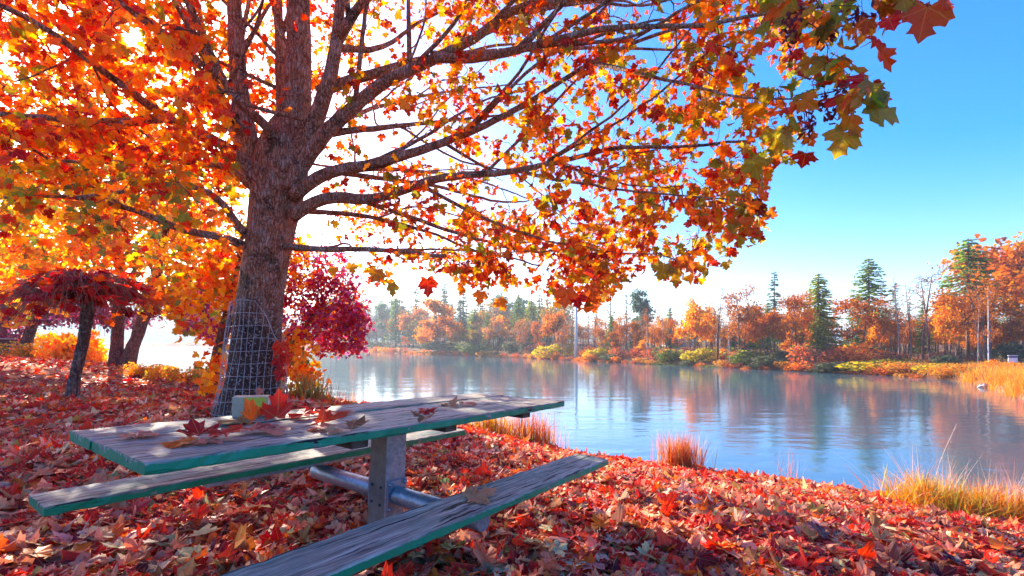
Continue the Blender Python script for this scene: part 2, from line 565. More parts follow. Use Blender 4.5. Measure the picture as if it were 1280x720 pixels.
# ------------------------------------------------------------------ the old maple over the table
BASE = W(312, 516, 5.2); BASE[2] = gz(BASE[0], BASE[1]) - .03
maple = thing('maple_tree', 'big old maple over the picnic table with wire round its trunk and orange red leaves', 'tree', BASE)
acc = Acc()
spine = np.array([[*(BASE + [0, 0, -.15]), .40], [*(BASE + [0, 0, .08]), .335], [*W(316, 478, 5.2), .285], [*W(319, 440, 5.2), .268], [*W(322, 400, 5.2), .255],
                  [*W(329, 340, 5.2), .245], [*W(337, 290, 5.2), .258], [*W(344, 245, 5.18), .285], [*W(349, 205, 5.15), .30], [*W(353, 175, 5.12), .24], [*W(357, 150, 5.1), .14]])
sp = spline(spine, 60)
sides = 40
T_, N_, B_ = frames(sp[:, :3])
ang = np.linspace(0, 2 * pi, sides, endpoint=False)
hrel = (sp[:, 2] - BASE[2])
rad = .92 * sp[:, 3][:, None] * (1 + .05 * np.sin(3 * ang + 1)[None] + .035 * np.sin(5 * ang + hrel[:, None] * 1.5) + .025 * np.sin(9 * ang + 2 * hrel[:, None])
                           + .12 * np.exp(-np.maximum(hrel, 0) / .18)[:, None] * (.5 + .5 * np.sin(5 * ang + .6))[None] + rng.normal(size=(60, sides)) * .006)
V = sp[:, None, :3] + rad[..., None] * (np.cos(ang)[None, :, None] * N_[:, None] + np.sin(ang)[None, :, None] * B_[:, None])
i = np.arange(59)[:, None] * sides; j = np.arange(sides)[None]; k = (j + 1) % sides
acc.add(V.reshape(-1, 3), np.stack([i + j, i + k, i + sides + k, i + sides + j], -1).reshape(-1, 4))
trunk = link('trunk', acc.mesh('trunk', M_TRUNK, True, BASE), maple)

LIMBS = [  # (column, row, depth) ..., first radius, last radius
    ([(350, 215, 5.15), (368, 150, 5.1), (373, 80, 5.05), (373, 0, 5.0), (376, -120, 4.9), (385, -320, 4.9)], .215, .05),
    ([(328, 235, 5.15), (309, 165, 5.05), (299, 90, 4.95), (294, 0, 4.9), (286, -120, 4.9), (270, -300, 5.0)], .135, .03),
    ([(352, 190, 5.2), (352, 120, 5.35), (349, 50, 5.4), (344, -20, 5.5), (335, -150, 5.6)], .10, .03),
    ([(362, 215, 5.05), (386, 165, 4.95), (408, 110, 4.85), (420, 55, 4.8), (428, -10, 4.8), (440, -150, 4.9)], .125, .03),
    ([(421, 50, 4.8), (440, 22, 4.7), (470, -20, 4.6), (520, -90, 4.5)], .07, .02),
    ([(360, 235, 5.05), (395, 180, 4.9), (425, 148, 4.8), (482, 101, 4.7), (542, 71, 4.6), (587, 47, 4.5), (640, 15, 4.4), (700, 3, 4.3), (790, -8, 4.1), (900, -30, 3.9)], .105, .022),
    ([(398, 116, 4.9), (440, 100, 5.0), (482, 88, 5.1), (550, 72, 5.3), (632, 62, 5.5), (719, 58, 5.6), (880, 64, 5.6)], .07, .014),
    ([(542, 71, 4.6), (587, 72, 4.4), (677, 52, 4.0), (749, 34, 3.7), (880, 28, 3.3), (940, 18, 3.1), (1045, 1, 2.85), (1130, -14, 2.7)], .058, .008),
    ([(365, 245, 5.05), (400, 221, 4.95), (475, 204, 4.8), (527, 187, 4.7), (602, 156, 4.5), (640, 135, 4.4), (685, 105, 4.25), (756, 67, 4.1), (840, 30, 4.0)], .085, .016),
    ([(735, 78, 4.1), (807, 92, 3.6), (875, 111, 3.3), (924, 122, 3.05), (987, 124, 2.85), (1062, 109, 2.65)], .024, .005),
    ([(365, 270, 5.05), (400, 250, 5.0), (464, 247, 4.9), (542, 225, 4.75), (625, 214, 4.6), (700, 199, 4.4), (760, 184, 4.25), (880, 178, 4.0), (940, 170, 3.9)], .080, .012),
    ([(350, 308, 5.15), (400, 311, 5.1), (475, 312, 5.0), (554, 323, 4.9)], .045, .024),
    ([(380, 175, 4.95), (422, 165, 4.9), (494, 156, 5.1), (560, 151, 5.3), (640, 146, 5.6)], .05, .014),
    ([(362, 262, 5.2), (410, 265, 5.4), (450, 268, 5.4), (530, 287, 5.3), (610, 316, 5.1), (680, 330, 5.0)], .04, .010),
    ([(640, 212, 4.6), (700, 225, 4.3), (780, 238, 4.0), (860, 246, 3.8), (930, 252, 3.6)], .024, .006),
    ([(527, 232, 4.8), (600, 268, 4.6), (680, 296, 4.4), (760, 312, 4.2), (830, 318, 4.0)], .026, .006),
    ([(418, 60, 4.8), (470, 60, 5.2), (520, 30, 5.6), (600, -10, 6.0)], .045, .012),
    ([(330, 250, 5.1), (300, 196, 4.9), (210, 142, 4.5), (157, 101, 4.2), (94, 52, 3.9), (49, 19, 3.7), (-10, -10, 3.5)], .085, .022),
    ([(212, 146, 4.5), (150, 155, 4.3), (90, 152, 4.1), (0, 146, 3.8), (-80, 140, 3.6)], .055, .018),
    ([(345, 190, 5.05), (330, 157, 4.8), (300, 131, 4.6), (259, 86, 4.3), (225, 64, 4.1), (190, 40, 4.0), (120, -20, 3.8)], .07, .02),
    ([(318, 215, 5.2), (292, 170, 5.4), (262, 95, 5.6), (245, 20, 5.8), (220, -80, 6.0)], .065, .02),
    ([(330, 310, 5.1), (302, 287, 4.95), (280, 257, 4.8), (258, 239, 4.65), (225, 231, 4.5), (190, 232, 4.4), (155, 241, 4.3), (100, 245, 4.1)], .062, .014),
    ([(325, 318, 5.1), (290, 300, 5.0), (225, 285, 4.8), (165, 262, 4.6), (110, 248, 4.5), (0, 243, 4.2), (-90, 240, 4.0)], .058, .014),
    ([(322, 240, 5.1), (285, 212, 5.2), (230, 203, 5.3), (150, 203, 5.4), (60, 200, 5.5), (-60, 190, 5.6)], .05, .014),
    ([(300, 165, 5.0), (270, 110, 4.6), (245, 55, 4.2), (215, 0, 3.9), (180, -60, 3.7)], .05, .016),
    ([(376, -120, 4.9), (420, -250, 4.2), (500, -420, 3.6), (600, -600, 3.4)], .06, .02),
    ([(373, -60, 4.9), (340, -220, 5.6), (320, -420, 6.3), (320, -600, 6.8)], .06, .02),
    ([(286, -120, 4.9), (200, -250, 4.6), (80, -380, 4.6), (-80, -500, 4.8)], .05, .02),
    ([(440, -150, 4.9), (540, -260, 4.9), (680, -350, 4.9), (820, -420, 4.8)], .05, .015),
    ([(900, -30, 3.9), (1000, -110, 3.6), (1100, -200, 3.4)], .022, .01),
    ([(355, 250, 5.3), (420, 215, 6.2), (520, 212, 7.4), (620, 232, 8.6), (690, 262, 9.4)], .06, .012),
    ([(352, 205, 5.3), (430, 150, 6.5), (560, 110, 8.0), (680, 100, 9.0)], .06, .012),
    ([(347, 220, 5.4), (385, 180, 6.8), (430, 130, 8.5), (450, 100, 9.5)], .05, .012),
    ([(332, 235, 5.4), (260, 190, 7.0), (180, 170, 8.5)], .05, .014),
]
nodes, nrad = [], []
for li, (pts, r0, r1) in enumerate(LIMBS):
    P = np.array([W(*p) for p in pts])
    L = np.linalg.norm(np.diff(P, axis=0), axis=1).sum()
    n = max(8, int(L / .09))
    C = spline(P, n)
    C += .012 * np.cumsum(rng.normal(size=C.shape), axis=0) * np.linspace(0, 1, n)[:, None] ** .5 * .5
    R = r1 + (r0 - r1) * (1 - np.linspace(0, 1, n)) ** 1.5
    R[:3] *= np.array([1.12, 1.06, 1.02])
    acc = Acc()
    R *= .86
    tube(acc, C, R, 14 if r0 > .05 else 9, rough=.035)
    link('limb', acc.mesh('limb', M_BARK, True, BASE), maple)
    s = max(2, int(n * .14))
    nodes.append(C[s:]); nrad.append(R[s:])
FORK = W(350, 215, 5.15)
big_nodes = np.concatenate(nodes); big_rad = np.concatenate(nrad)
okb = np.where((big_rad > .022) & (big_nodes[:, 2] > CAMZ + .4))[0]
for q in range(120):
    b0 = okb[rng.integers(len(okb))]
    p0 = big_nodes[b0]
    d = unit(unit(p0 - FORK + rng.normal(size=3) * .6) + np.array([0, 0, .18]) + rng.normal(size=3) * .28)
    L = rng.uniform(1.2, 2.6)
    n = int(L / .09)
    C = spline(np.array([p0, p0 + d * L * .4 + rng.normal(size=3) * .06, p0 + d * L * .75 + rng.normal(size=3) * .12 + [0, 0, .05], p0 + d * L + rng.normal(size=3) * .2 + [0, 0, .04]]), n)
    C += .008 * np.cumsum(rng.normal(size=C.shape), axis=0) * np.linspace(0, 1, n)[:, None] ** .5
    qx, qy = proj(C)
    if np.any((np.hypot(qx - 165, qy - 48) < 16) | ((qx > 985) & (qy > 60)) | ((qx > 800) & (qy > 250)) | (qy > 330)) or C[:, 1].min() < 2.4: continue
    R = np.linspace(min(rng.uniform(.016, .032), big_rad[b0] * .55), .006, n)
    acc = Acc(); tube(acc, C, R, 8, rough=.03)
    link('branch', acc.mesh('branch', M_BARK, True, BASE), maple)
    nodes.append(C[4:])
nodes = np.concatenate(nodes)

# where foliage hangs: columns, rows and depths of the sprays
R1 = [(400, -60), (1000, -60), (1065, 15), (1000, 62), (975, 130), (1000, 165), (950, 215), (948, 285), (905, 312), (862, 345), (800, 330), (742, 378), (690, 372), (640, 352), (600, 352), (560, 335), (520, 345), (470, 345), (440, 330), (400, 270)]
R2 = [(950, -20), (1120, -20), (1165, 5), (1130, 30), (1085, 60), (1105, 130), (1050, 168), (965, 200)]
R3 = [(430, 250), (560, 255), (760, 270), (940, 230), (955, 285), (862, 350), (800, 330), (742, 378), (690, 370), (640, 352), (600, 358), (560, 335), (520, 345), (470, 345)]
L1 = [(-120, -90), (430, -90), (430, 60), (390, 130), (310, 200), (300, 330), (200, 300), (-120, 300)]


def zone(poly, n, ylo, yhi, gapf=None):
    x0, y0 = np.min(poly, 0); x1, y1 = np.max(poly, 0)
    out = []
    while len(out) < n:
        a = rng.uniform(x0, x1, 400); b = rng.uniform(y0, y1, 400)
        ok = side_of(a, b, poly)
        if gapf is not None: ok &= rng.random(400) < gapf(a, b)
        for q, w in zip(a[ok], b[ok]): out.append((q, w))
    out = np.array(out[:n])
    t = np.clip((out[:, 0] - 400) / 560, 0, 1)
    Y = (ylo[0] + (ylo[1] - ylo[0]) * t) + rng.random(n) * ((yhi[0] - ylo[0]) + ((yhi[1] - yhi[0]) - (ylo[1] - ylo[0])) * t)
    return np.array([W(q, w, y) for (q, w), y in zip(out, Y)])


def gaps(a, b):
    g = .7 * vnoise(a, b, 42, 2.0) + .7 * vnoise(a, b, 19, 5)
    base = np.clip(.55 + .55 * g, .05, 1)
    return np.where((a < 560) & (b > 120), base * .6, base)


TG = [np.concatenate([zone(R1, 430, (4.4, 3.1), (6.6, 4.4), gaps), zone(R1, 420, (6.2, 4.2), (9.8, 6.4), gaps)]), zone(R2, 20, (2.6, 2.5), (3.0, 3.0)), np.concatenate([zone(R3, 90, (4.2, 3.2), (7.4, 5.3), gaps), zone([(430, 255), (800, 265), (800, 335), (742, 370), (690, 362), (600, 345), (520, 335), (440, 320)], 170, (7.2, 7.0), (9.6, 9.0), gaps)]),
      zone(L1, 860, (3.5, 3.5), (7.4, 7.4), lambda a, b: np.clip(.75 + .4 * vnoise(a, b, 50, 9), .1, 1) * np.where(b > 235, .35, 1))]
up = rng.normal(size=(900, 3)); up = unit(up) * rng.random((900, 1)) ** .4
up = up * [4.6, 3.6, 2.8] + FORK + [.4, .2, 2.9]
ux, uy = proj(up)
up = up[(uy < -60) | (up[:, 1] < .3)]
up = up[up[:, 2] > CAMZ + 2.0][:330]
zid = np.concatenate([np.full(len(t), q) for q, t in enumerate(TG)] + [np.full(len(up), 4)])
TG = np.concatenate(TG + [up])
SUNPX = np.array([165., 48.])
tx, ty = proj(TG)
keep = np.hypot(tx - 165, ty - 48) > 10
TG, zid = TG[keep], zid[keep]
d0 = np.array([np.min(np.linalg.norm(nodes - t, axis=1)) for t in TG])
o = np.argsort(d0)
TG, zid = TG[o], zid[o]
cap = len(nodes) + len(TG) * 6 + 10
ND = np.zeros((cap, 3)); ND[:len(nodes)] = nodes
par = np.full(cap, -1); cnt = np.zeros(cap)
nn = len(nodes); nlimb = nn
chains = []
for t in TG:
    D = np.linalg.norm(ND[:nn] - t, axis=1)
    cost = D + .35 * np.maximum(0, np.linalg.norm(ND[:nn] - FORK, axis=1) - np.linalg.norm(t - FORK))
    q = int(np.argmin(cost))
    p0 = ND[q]; L = D[q]
    outw = unit(p0 - FORK)
    c1 = p0 + (unit(t - p0) * .6 + outw * .4 + rng.normal(size=3) * .15) * L * .45
    k = 6 if L > .25 else 4
    u = np.linspace(0, 1, k)[1:, None]
    pts = (1 - u) ** 2 * p0 + 2 * u * (1 - u) * c1 + u * u * t
    pts += rng.normal(size=pts.shape) * L * .018
    ids = [q]
    for p in pts:
        ND[nn] = p; par[nn] = ids[-1]; ids.append(nn); nn += 1
    chains.append(ids)
for a in range(nn - 1, nlimb - 1, -1):
    if cnt[a] == 0: cnt[a] = 1
    if par[a] >= nlimb: cnt[par[a]] += cnt[a]
acc = Acc()
for ids in chains:
    P = ND[ids]
    rr = np.array([.0024 * max(1, cnt[q]) ** .5 for q in ids]); rr[0] = rr[1] * 1.15
    rr = np.maximum.accumulate(rr[::-1])[::-1]; rr[-1] *= .6
    tube(acc, P, rr, 5, cap=False)
tag(link('twigs', acc.mesh('twigs', M_TWIG, True, BASE), maple), kind='stuff')

PAL_R = [(26, (.62, .17, .015)), (26, (.50, .06, .015)), (14, (.74, .34, .02)), (15, (.38, .27, .03)), (12, (.22, .24, .03)), (12, (.30, .025, .02))]
PAL_TIP = [(20, (.50, .12, .02)), (24, (.36, .27, .03)), (26, (.22, .26, .04)), (16, (.38, .04, .03)), (14, (.60, .26, .03))]
PAL_LOW = [(26, (.64, .20, .015)), (24, (.54, .08, .015)), (20, (.78, .40, .02)), (18, (.36, .30, .03)), (12, (.32, .03, .02))]
PAL_L = [(38, (.76, .21, .015)), (26, (.64, .06, .015)), (26, (.82, .42, .02)), (10, (.42, .02, .02)), (5, (.34, .34, .03))]
PALS = [PAL_R, PAL_TIP, PAL_LOW, PAL_L, PAL_L]
NL = [9, 5, 9, 13, 9]
LP, LD, LN, LS, LC = [], [], [], [], []
for ids, z in zip(chains, zid):
    z = int(z)
    n = NL[z] + int(rng.integers(-3, 3))
    if n < 2: n = 2
    P = ND[ids]
    tip = P[-1]; tdir = unit(P[-1] - P[-2]); L = np.linalg.norm(P[-1] - P[0])
    f = 1 - rng.random(n) ** 1.6 * min(.75, .5 / max(L, .1))
    fi = f * (len(P) - 1); a = np.minimum(fi.astype(int), len(P) - 2); fr = (fi - a)[:, None]
    pos = P[a] * (1 - fr) + P[a + 1] * fr
    d = unit(tdir * .5 + unit(rng.normal(size=(n, 3))) * .9 + np.array([0, 0, -.75]))
    pos = pos + d * rng.uniform(.03, .12, (n, 1)) + rng.normal(size=(n, 3)) * (.05 if z != 1 else .03)
    nr = unit(rng.normal(size=(n, 3)) * .75 + np.array([0, -.2, .75]))
    sz = rng.uniform(.052, .10, n) if z != 4 else rng.uniform(.15, .24, n)
    if z == 1: sz = rng.uniform(.08, .125, n)
    LP.append(pos); LD.append(d); LN.append(nr); LS.append(sz); LC.append(pick(PALS[z], n))
LP, LD, LN, LS, LC = map(np.concatenate, (LP, LD, LN, LS, LC))
lx, ly = proj(LP + LD * (LS * .5)[:, None])
sw = (rng.random(len(lx)) < np.clip((LP[:, 0] - .9) / 1.2, 0, 1) * .5) & (ly > -60)      # the outer right boughs are still half green
LC[sw] = pick(PAL_TIP, int(sw.sum()))
sw = (lx < 260) & (ly > 200) & (ly < 345) & (rng.random(len(lx)) < .45)
LC[sw] = pick([(34, (.80, .46, .02)), (30, (.26, .32, .05)), (20, (.74, .30, .02)), (10, (.18, .26, .06))], int(sw.sum()))
gone = np.hypot(lx - 165, ly - 48) < 6 + 480 * LS / np.maximum(LP[:, 1], .5)
inside = side_of(lx, ly, [(p[0] + (8 if p[0] > 800 else 0), p[1] + 12) for p in R1]) | side_of(lx, ly, R2) | (lx < 430) | (ly < -30)
gone |= ~inside & (lx < 1320) & (ly > -30) & (rng.random(len(lx)) < .8)
gone |= side_of(lx, ly, [(278, -40), (470, -40), (440, 60), (425, 150), (392, 260), (372, 330), (285, 335), (300, 230), (283, 120)]) & (LP[:, 1] < 5.5) & (rng.random(len(lx)) < .94)
gone |= (ly > 398) & (lx > 380) | ((lx < 320) & (ly > 345))
big = LS / np.maximum(LP[:, 1], .3)
vis = (lx > 0) & (lx < 1280) & (ly > 0) & (ly < 420) & (LP[:, 1] > .5) & ~gone
order = np.argsort(-np.where(vis, big, 0))
top = order[:290]
rest = np.ones(len(LP), bool); rest[top] = False; rest &= ~gone
acc = Acc()
hi = rest & vis
add_leaves(acc, LP[hi], LD[hi], LN[hi], LS[hi], LC[hi], 1, .28)
lo = rest & ~vis
add_leaves(acc, LP[lo], LD[lo], LN[lo], LS[lo], LC[lo], 0, .25, False)
tag(link('foliage', acc.mesh('foliage', M_LEAF, False, BASE), maple), kind='stuff')
for q in top:
    acc = Acc()
    add_leaves(acc, LP[q:q + 1], LD[q:q + 1], LN[q:q + 1], LS[q:q + 1], LC[q:q + 1], 1, .28)
    lf = link('leaf', acc.mesh('leaf', M_LEAF, False, LP[q]), maple)
    lf.location = LP[q] - BASE

# leaves and seed clusters of the branch ends at the right, placed one by one
ENDS = [(1153, 30, 2.45, .27, (-.3, 0, -1), (.46, .09, .02)), (1105, 140, 2.5, .25, (.9, 0, -.45), (.22, .26, .04)), (1088, 122, 2.5, .21, (-.2, .1, -1), (.26, .28, .04)), (1078, 96, 2.6, .19, (.6, 0, -.5), (.42, .24, .03)),
        (1052, 178, 2.55, .20, (-.4, 0, -1), (.34, .26, .03)), (1066, 158, 2.55, .17, (.4, .1, -.9), (.46, .24, .03)), (1106, 74, 2.6, .20, (.5, 0, -.9), (.50, .09, .02)), (1100, 50, 2.65, .16, (1, .2, .2), (.46, .05, .03)),
        (1058, 62, 2.7, .14, (.6, .3, .1), (.40, .26, .03)), (1128, 2, 2.5, .2, (.1, 0, -1), (.34, .24, .03)), (1186, 2, 2.4, .10, (.9, 0, .4), (.60, .10, .02)), (953, 243, 3.3, .09, (.8, 0, -.4), (.60, .16, .02)),
        (942, 257, 3.3, .13, (.7, 0, .1), (.62, .18, .02)), (966, 267, 3.3, .10, (.7, 0, -.5), (.6, .17, .02)), (944, 210, 3.0, .17, (.4, .2, -.9), (.24, .25, .04)), (970, 175, 2.9, .2, (.1, 0, -1), (.34, .30, .04)), (930, 285, 3.3, .17, (.6, 0, -.8), (.5, .14, .02)),
        (600, 372, 4.2, .15, (-.2, 0, -1), (.66, .2, .02)), (627, 380, 4.2, .14, (.4, 0, -.9), (.6, .2, .02)), (708, 372, 3.6, .19, (-.1, 0, -1), (.56, .13, .02)), (722, 378, 3.6, .16, (.2, 0, -1), (.40, .035, .03)), (742, 368, 3.6, .18, (.5, 0, -.9), (.44, .10, .02)),
        (738, 345, 3.6, .16, (.7, 0, -.4), (.5, .05, .03)), (416, 340, 4.6, .13, (.1, 0, -1), (.62, .28, .02)), (440, 336, 4.6, .13, (.2, 0, -1), (.6, .30, .03)), (470, 345, 4.4, .17, (-.3, 0, -1), (.40, .20, .03)), (535, 358, 4.2, .20, (.1, 0, -1), (.5, .04, .02)), (490, 362, 4.3, .16, (.1, 0, -1), (.3, .24, .04)),
        (845, 345, 3.4, .19, (.1, 0, -1), (.36, .24, .03)), (862, 330, 3.4, .2, (.5, 0, -.9), (.5, .14, .02)), (828, 340, 3.4, .18, (-.3, 0, -1), (.30, .27, .04))]
for px, py, Y, s, d, c in ENDS:
    P = W(px, py, Y); d = unit(np.array(d, float))
    s *= .82; P = P - d * s * .45
    acc = Acc()
    add_leaves(acc, P[None], d[None], unit(np.array([[rng.normal() * .35, -1, .5 + rng.normal() * .3]])), np.array([s]), np.array([c]), 1, .3)
    lf = link('leaf', acc.mesh('leaf', M_LEAF, False, P), maple); lf.location = P - BASE
M_SEED = flat_mat('maple_seed', (.16, .02, .035), (.34, .06, .07), 30, .6)
for px, py, Y in [(994, 20, 2.85), (988, 45, 2.9), (1037, 40, 2.8), (1052, 28, 2.8), (1030, 128, 2.75), (1045, 138, 2.7), (1058, 122, 2.7), (1010, 152, 2.8), (1077, 20, 2.75)]:
    acc = Acc(); P = W(px, py, Y)
    for _ in range(34):
        q = P + rng.normal(size=3) * [.026, .026, .032]
        d = unit(rng.normal(size=3) + [0, 0, -.8]); s = unit(np.cross(d, rng.normal(size=3)))
        acc.add([q - s * .006, q + d * .016 + s * .012, q + d * .042 + s * .006, q + d * .036 - s * .006], [(0, 1, 2, 3)])
    tube(acc, np.array([P + [0, 0, .09], P + [.004, 0, .03], P - [0, 0, .03]]), [.002, .002, .001], 4)
    o_ = link('seed_cluster', acc.mesh('seed_cluster', M_SEED, False, P), maple); o_.location = P - BASE; o_['kind'] = 'stuff'
acc = Acc(); P = W(341, 155, 4.83)
bm_pts = np.array([[-.032, 0, .012], [-.02, -.01, .03], [.01, -.014, .026], [.036, -.01, -.006], [.03, 0, -.03], [-.004, -.012, -.022]])
acc.add(np.vstack([bm_pts, bm_pts + [0, .012, 0]]), np.zeros((0, 4), int))
acc.F.append(np.array([[0, 1, 2, 3, 4, 5]])); acc.F.append(np.array([[11, 10, 9, 8, 7, 6]]))
acc.F.append(np.array([[a, (a + 1) % 6, (a + 1) % 6 + 6, a + 6] for a in range(6)]))
tag(link('plastic_scrap', acc.mesh('plastic_scrap', flat_mat('green_plastic', (.01, .30, .12), (.02, .42, .2), 20, .35), False, P)), 'small bright green scrap stuck in the fork of the big maple', 'scrap').location = P

# ------------------------------------------------------------------ picnic table
def wood(name, top_keep, seed):
    m = NT(name)
    co = m.coord()
    mp = m.mapping(co, (1, 1, 1), (seed * 3.1, seed * 1.7, 0))
    nrm = m.n('SeparateXYZ', i0=m.n('TexCoord').outputs['Normal']).outputs[2]
    zc = m.n('SeparateXYZ', i0=co).outputs[2]
    grain = m.noise(m.mapping(mp, (2.2, 55, 20)), 1.0, 6, .7, .5)
    fine = m.noise(m.mapping(mp, (7, 210, 60)), 1.0, 4, .7)
    blot = m.noise(m.mapping(mp, (2.0, 5, 2)), 1.6, 5, .6)
    wet = m.noise(m.mapping(mp, (1.2, 3, 1)), 1.1, 4, .6)
    chips = m.noise(m.mapping(mp, (9, 22, 30)), 1.0, 5, .65, .4)
    crack = m.noise(m.mapping(mp, (3.2, 62, 20)), 1.0, 3, .5)
    w = m.mix(m.ramp(grain, [(.36, 0.0), (.64, 1.0)]), (.11, .095, .07), (.66, .62, .48))
    w = m.mix(m.math('MULTIPLY', m.ramp(fine, [(.45, 0.0), (.60, 1.0)]), .6), w, (.06, .048, .042))
    w = m.mix(m.math('MULTIPLY', m.ramp(wet, [(.48, 0.0), (.68, 1.0)]), .35), w, (.36, .26, .19))
    w = m.mix(m.math('MULTIPLY', m.ramp(blot, [(.48, 0.0), (.60, 1.0)]), top_keep), w, (.10, .24, .18))
    ck = m.ramp(crack, [(.585, 0.0), (.625, 1.0)])
    w = m.mix(ck, w, (.018, .014, .013))
    paint = m.mix(m.ramp(blot, [(.3, 0.0), (.7, 1.0)]), (.010, .21, .095), (.022, .31, .145))
    paint = m.mix(m.math('MULTIPLY', m.ramp(fine, [(.6, 0.0), (.7, 1.0)]), .25), paint, (.01, .05, .04))
    edge = m.math('ADD', zc, m.math('MULTIPLY', m.math('SUBTRACT', chips, .5), .042))
    side = m.math('LESS_THAN', nrm, .55)
    keep = m.math('MULTIPLY', side, m.math('LESS_THAN', edge, .0140))
    keep = m.math('MULTIPLY', keep, m.math('LESS_THAN', m.noise(m.mapping(mp, (6, 8, 12)), 1.0, 4), .66))
    col = m.mix(keep, w, paint)
    h = m.math('SUBTRACT', m.math('ADD', m.math('MULTIPLY', grain, .6), m.math('MULTIPLY', fine, .35)), m.math('MULTIPLY', ck, 1.2))
    h = m.math('ADD', h, m.math('MULTIPLY', keep, .45))
    rough = m.math('ADD', .62, m.math('MULTIPLY', keep, -.2))
    return m.done(m.bsdf(col, rough, m.bump(h, .8, .004), spec=.35))


M_WOOD = [wood('weathered_painted_wood', .35, 1), wood('weathered_bench_wood', .25, 4), wood('mossy_bench_wood', .75, 7)]
m = NT('galvanised_steel')
vor = m.n('TexVoronoi', Scale=55.0, Vector=m.coord()).outputs['Color']
sv = m.n('SeparateXYZ', i0=vor).outputs[0]
nn_ = m.noise(m.coord(), 9, 5, .65)
gc = m.mix(sv, (.26, .29, .33), (.40, .43, .48))
gc = m.mix(m.math('MULTIPLY', m.ramp(nn_, [(.5, 0.0), (.7, 1.0)]), .55), gc, (.22, .17, .14))
M_GALV = m.done(m.bsdf(gc, .42, m.bump(nn_, .2, .003), metal=.55, spec=.5))
m = NT('rusty_post_face')
nn_ = m.noise(m.coord(), 14, 6, .65); n2 = m.noise(m.mapping(m.coord(), (1, 1, .3)), 40, 4)
pc = m.mix(m.ramp(nn_, [(.3, 0.0), (.7, 1.0)]), (.15, .09, .065), (.27, .19, .15))
M_POST = m.done(m.bsdf(m.mix(m.math('MULTIPLY', n2, .4), pc, (.32, .26, .23)), .75, m.bump(n2, .4, .003), spec=.3))
M_DARKWOOD = flat_mat('brown_cleat_wood', (.10, .05, .035), (.20, .11, .08), 14, .85, .003)
M_HOLE_SHADE = flat_mat('hole_shade', (.02, .018, .016), (.07, .06, .055), 60, .6)

table = thing('picnic_table', 'weathered picnic table with chipped green edges and two long benches among the fallen leaves', 'picnic table')
table.matrix_world = Matrix.LocRotScale(Vector(TP(0, 0, -.76)), Matrix(TR.tolist()).to_quaternion(), None)
TZ = .76


def plank(name, x0, x1, yc, w, ztop, t, mat, seed, sag=0.0, parent=table):
    r = np.random.default_rng(seed)
    n = 70
    X = np.linspace(x0, x1, n)
    b = .005
    prof = np.array([(-w / 2, -t + b), (-w / 2, -b), (-w / 2 + b, 0), (-w / 4, 0), (0, 0), (w / 4, 0), (w / 2 - b, 0), (w / 2, -b), (w / 2, -t + b), (w / 2 - b, -t), (-w / 2 + b, -t)])
    k = len(prof)
    V = np.zeros((n, k, 3))
    V[..., 0] = X[:, None] - (x0 + x1) / 2
    V[..., 1] = prof[None, :, 0]; V[..., 2] = prof[None, :, 1] + t / 2
    jit = r.normal(size=(n, k)) * .0012
    nick = (r.random(n) < .16) * r.random(n) * .007
    V[:, 1:3, 1] += nick[:, None]; V[:, 2, 2] -= nick * .5
    nick = (r.random(n) < .12) * r.random(n) * .006
    V[:, 6:8, 1] -= nick[:, None]
    V[..., 2] += jit * .7 + (.0025 * np.sin(X * 2.3 + seed) + sag * (1 - (2 * (X - (x0 + x1) / 2) / (x1 - x0)) ** 2))[:, None]
    V[..., 1] += jit + (.002 * np.sin(X * 1.6 + seed * 2))[:, None]
    V[:, 3:6, 2] += r.normal(size=(n, 3)) * .0012
    a = Acc()
    i = np.arange(n - 1)[:, None] * k; j = np.arange(k)[None]; kk = (j + 1) % k
    a.add(V.reshape(-1, 3), np.stack([i + j, i + k + j, i + k + kk, i + kk], -1).reshape(-1, 4))
    a.F.append(np.array([list(range(k))])); a.F.append(np.array([list(range(n * k - 1, (n - 1) * k - 1, -1))]))
    o = link(name, a.mesh(name, mat), parent)
    o.location = ((x0 + x1) / 2, yc, ztop - t / 2)
    return o


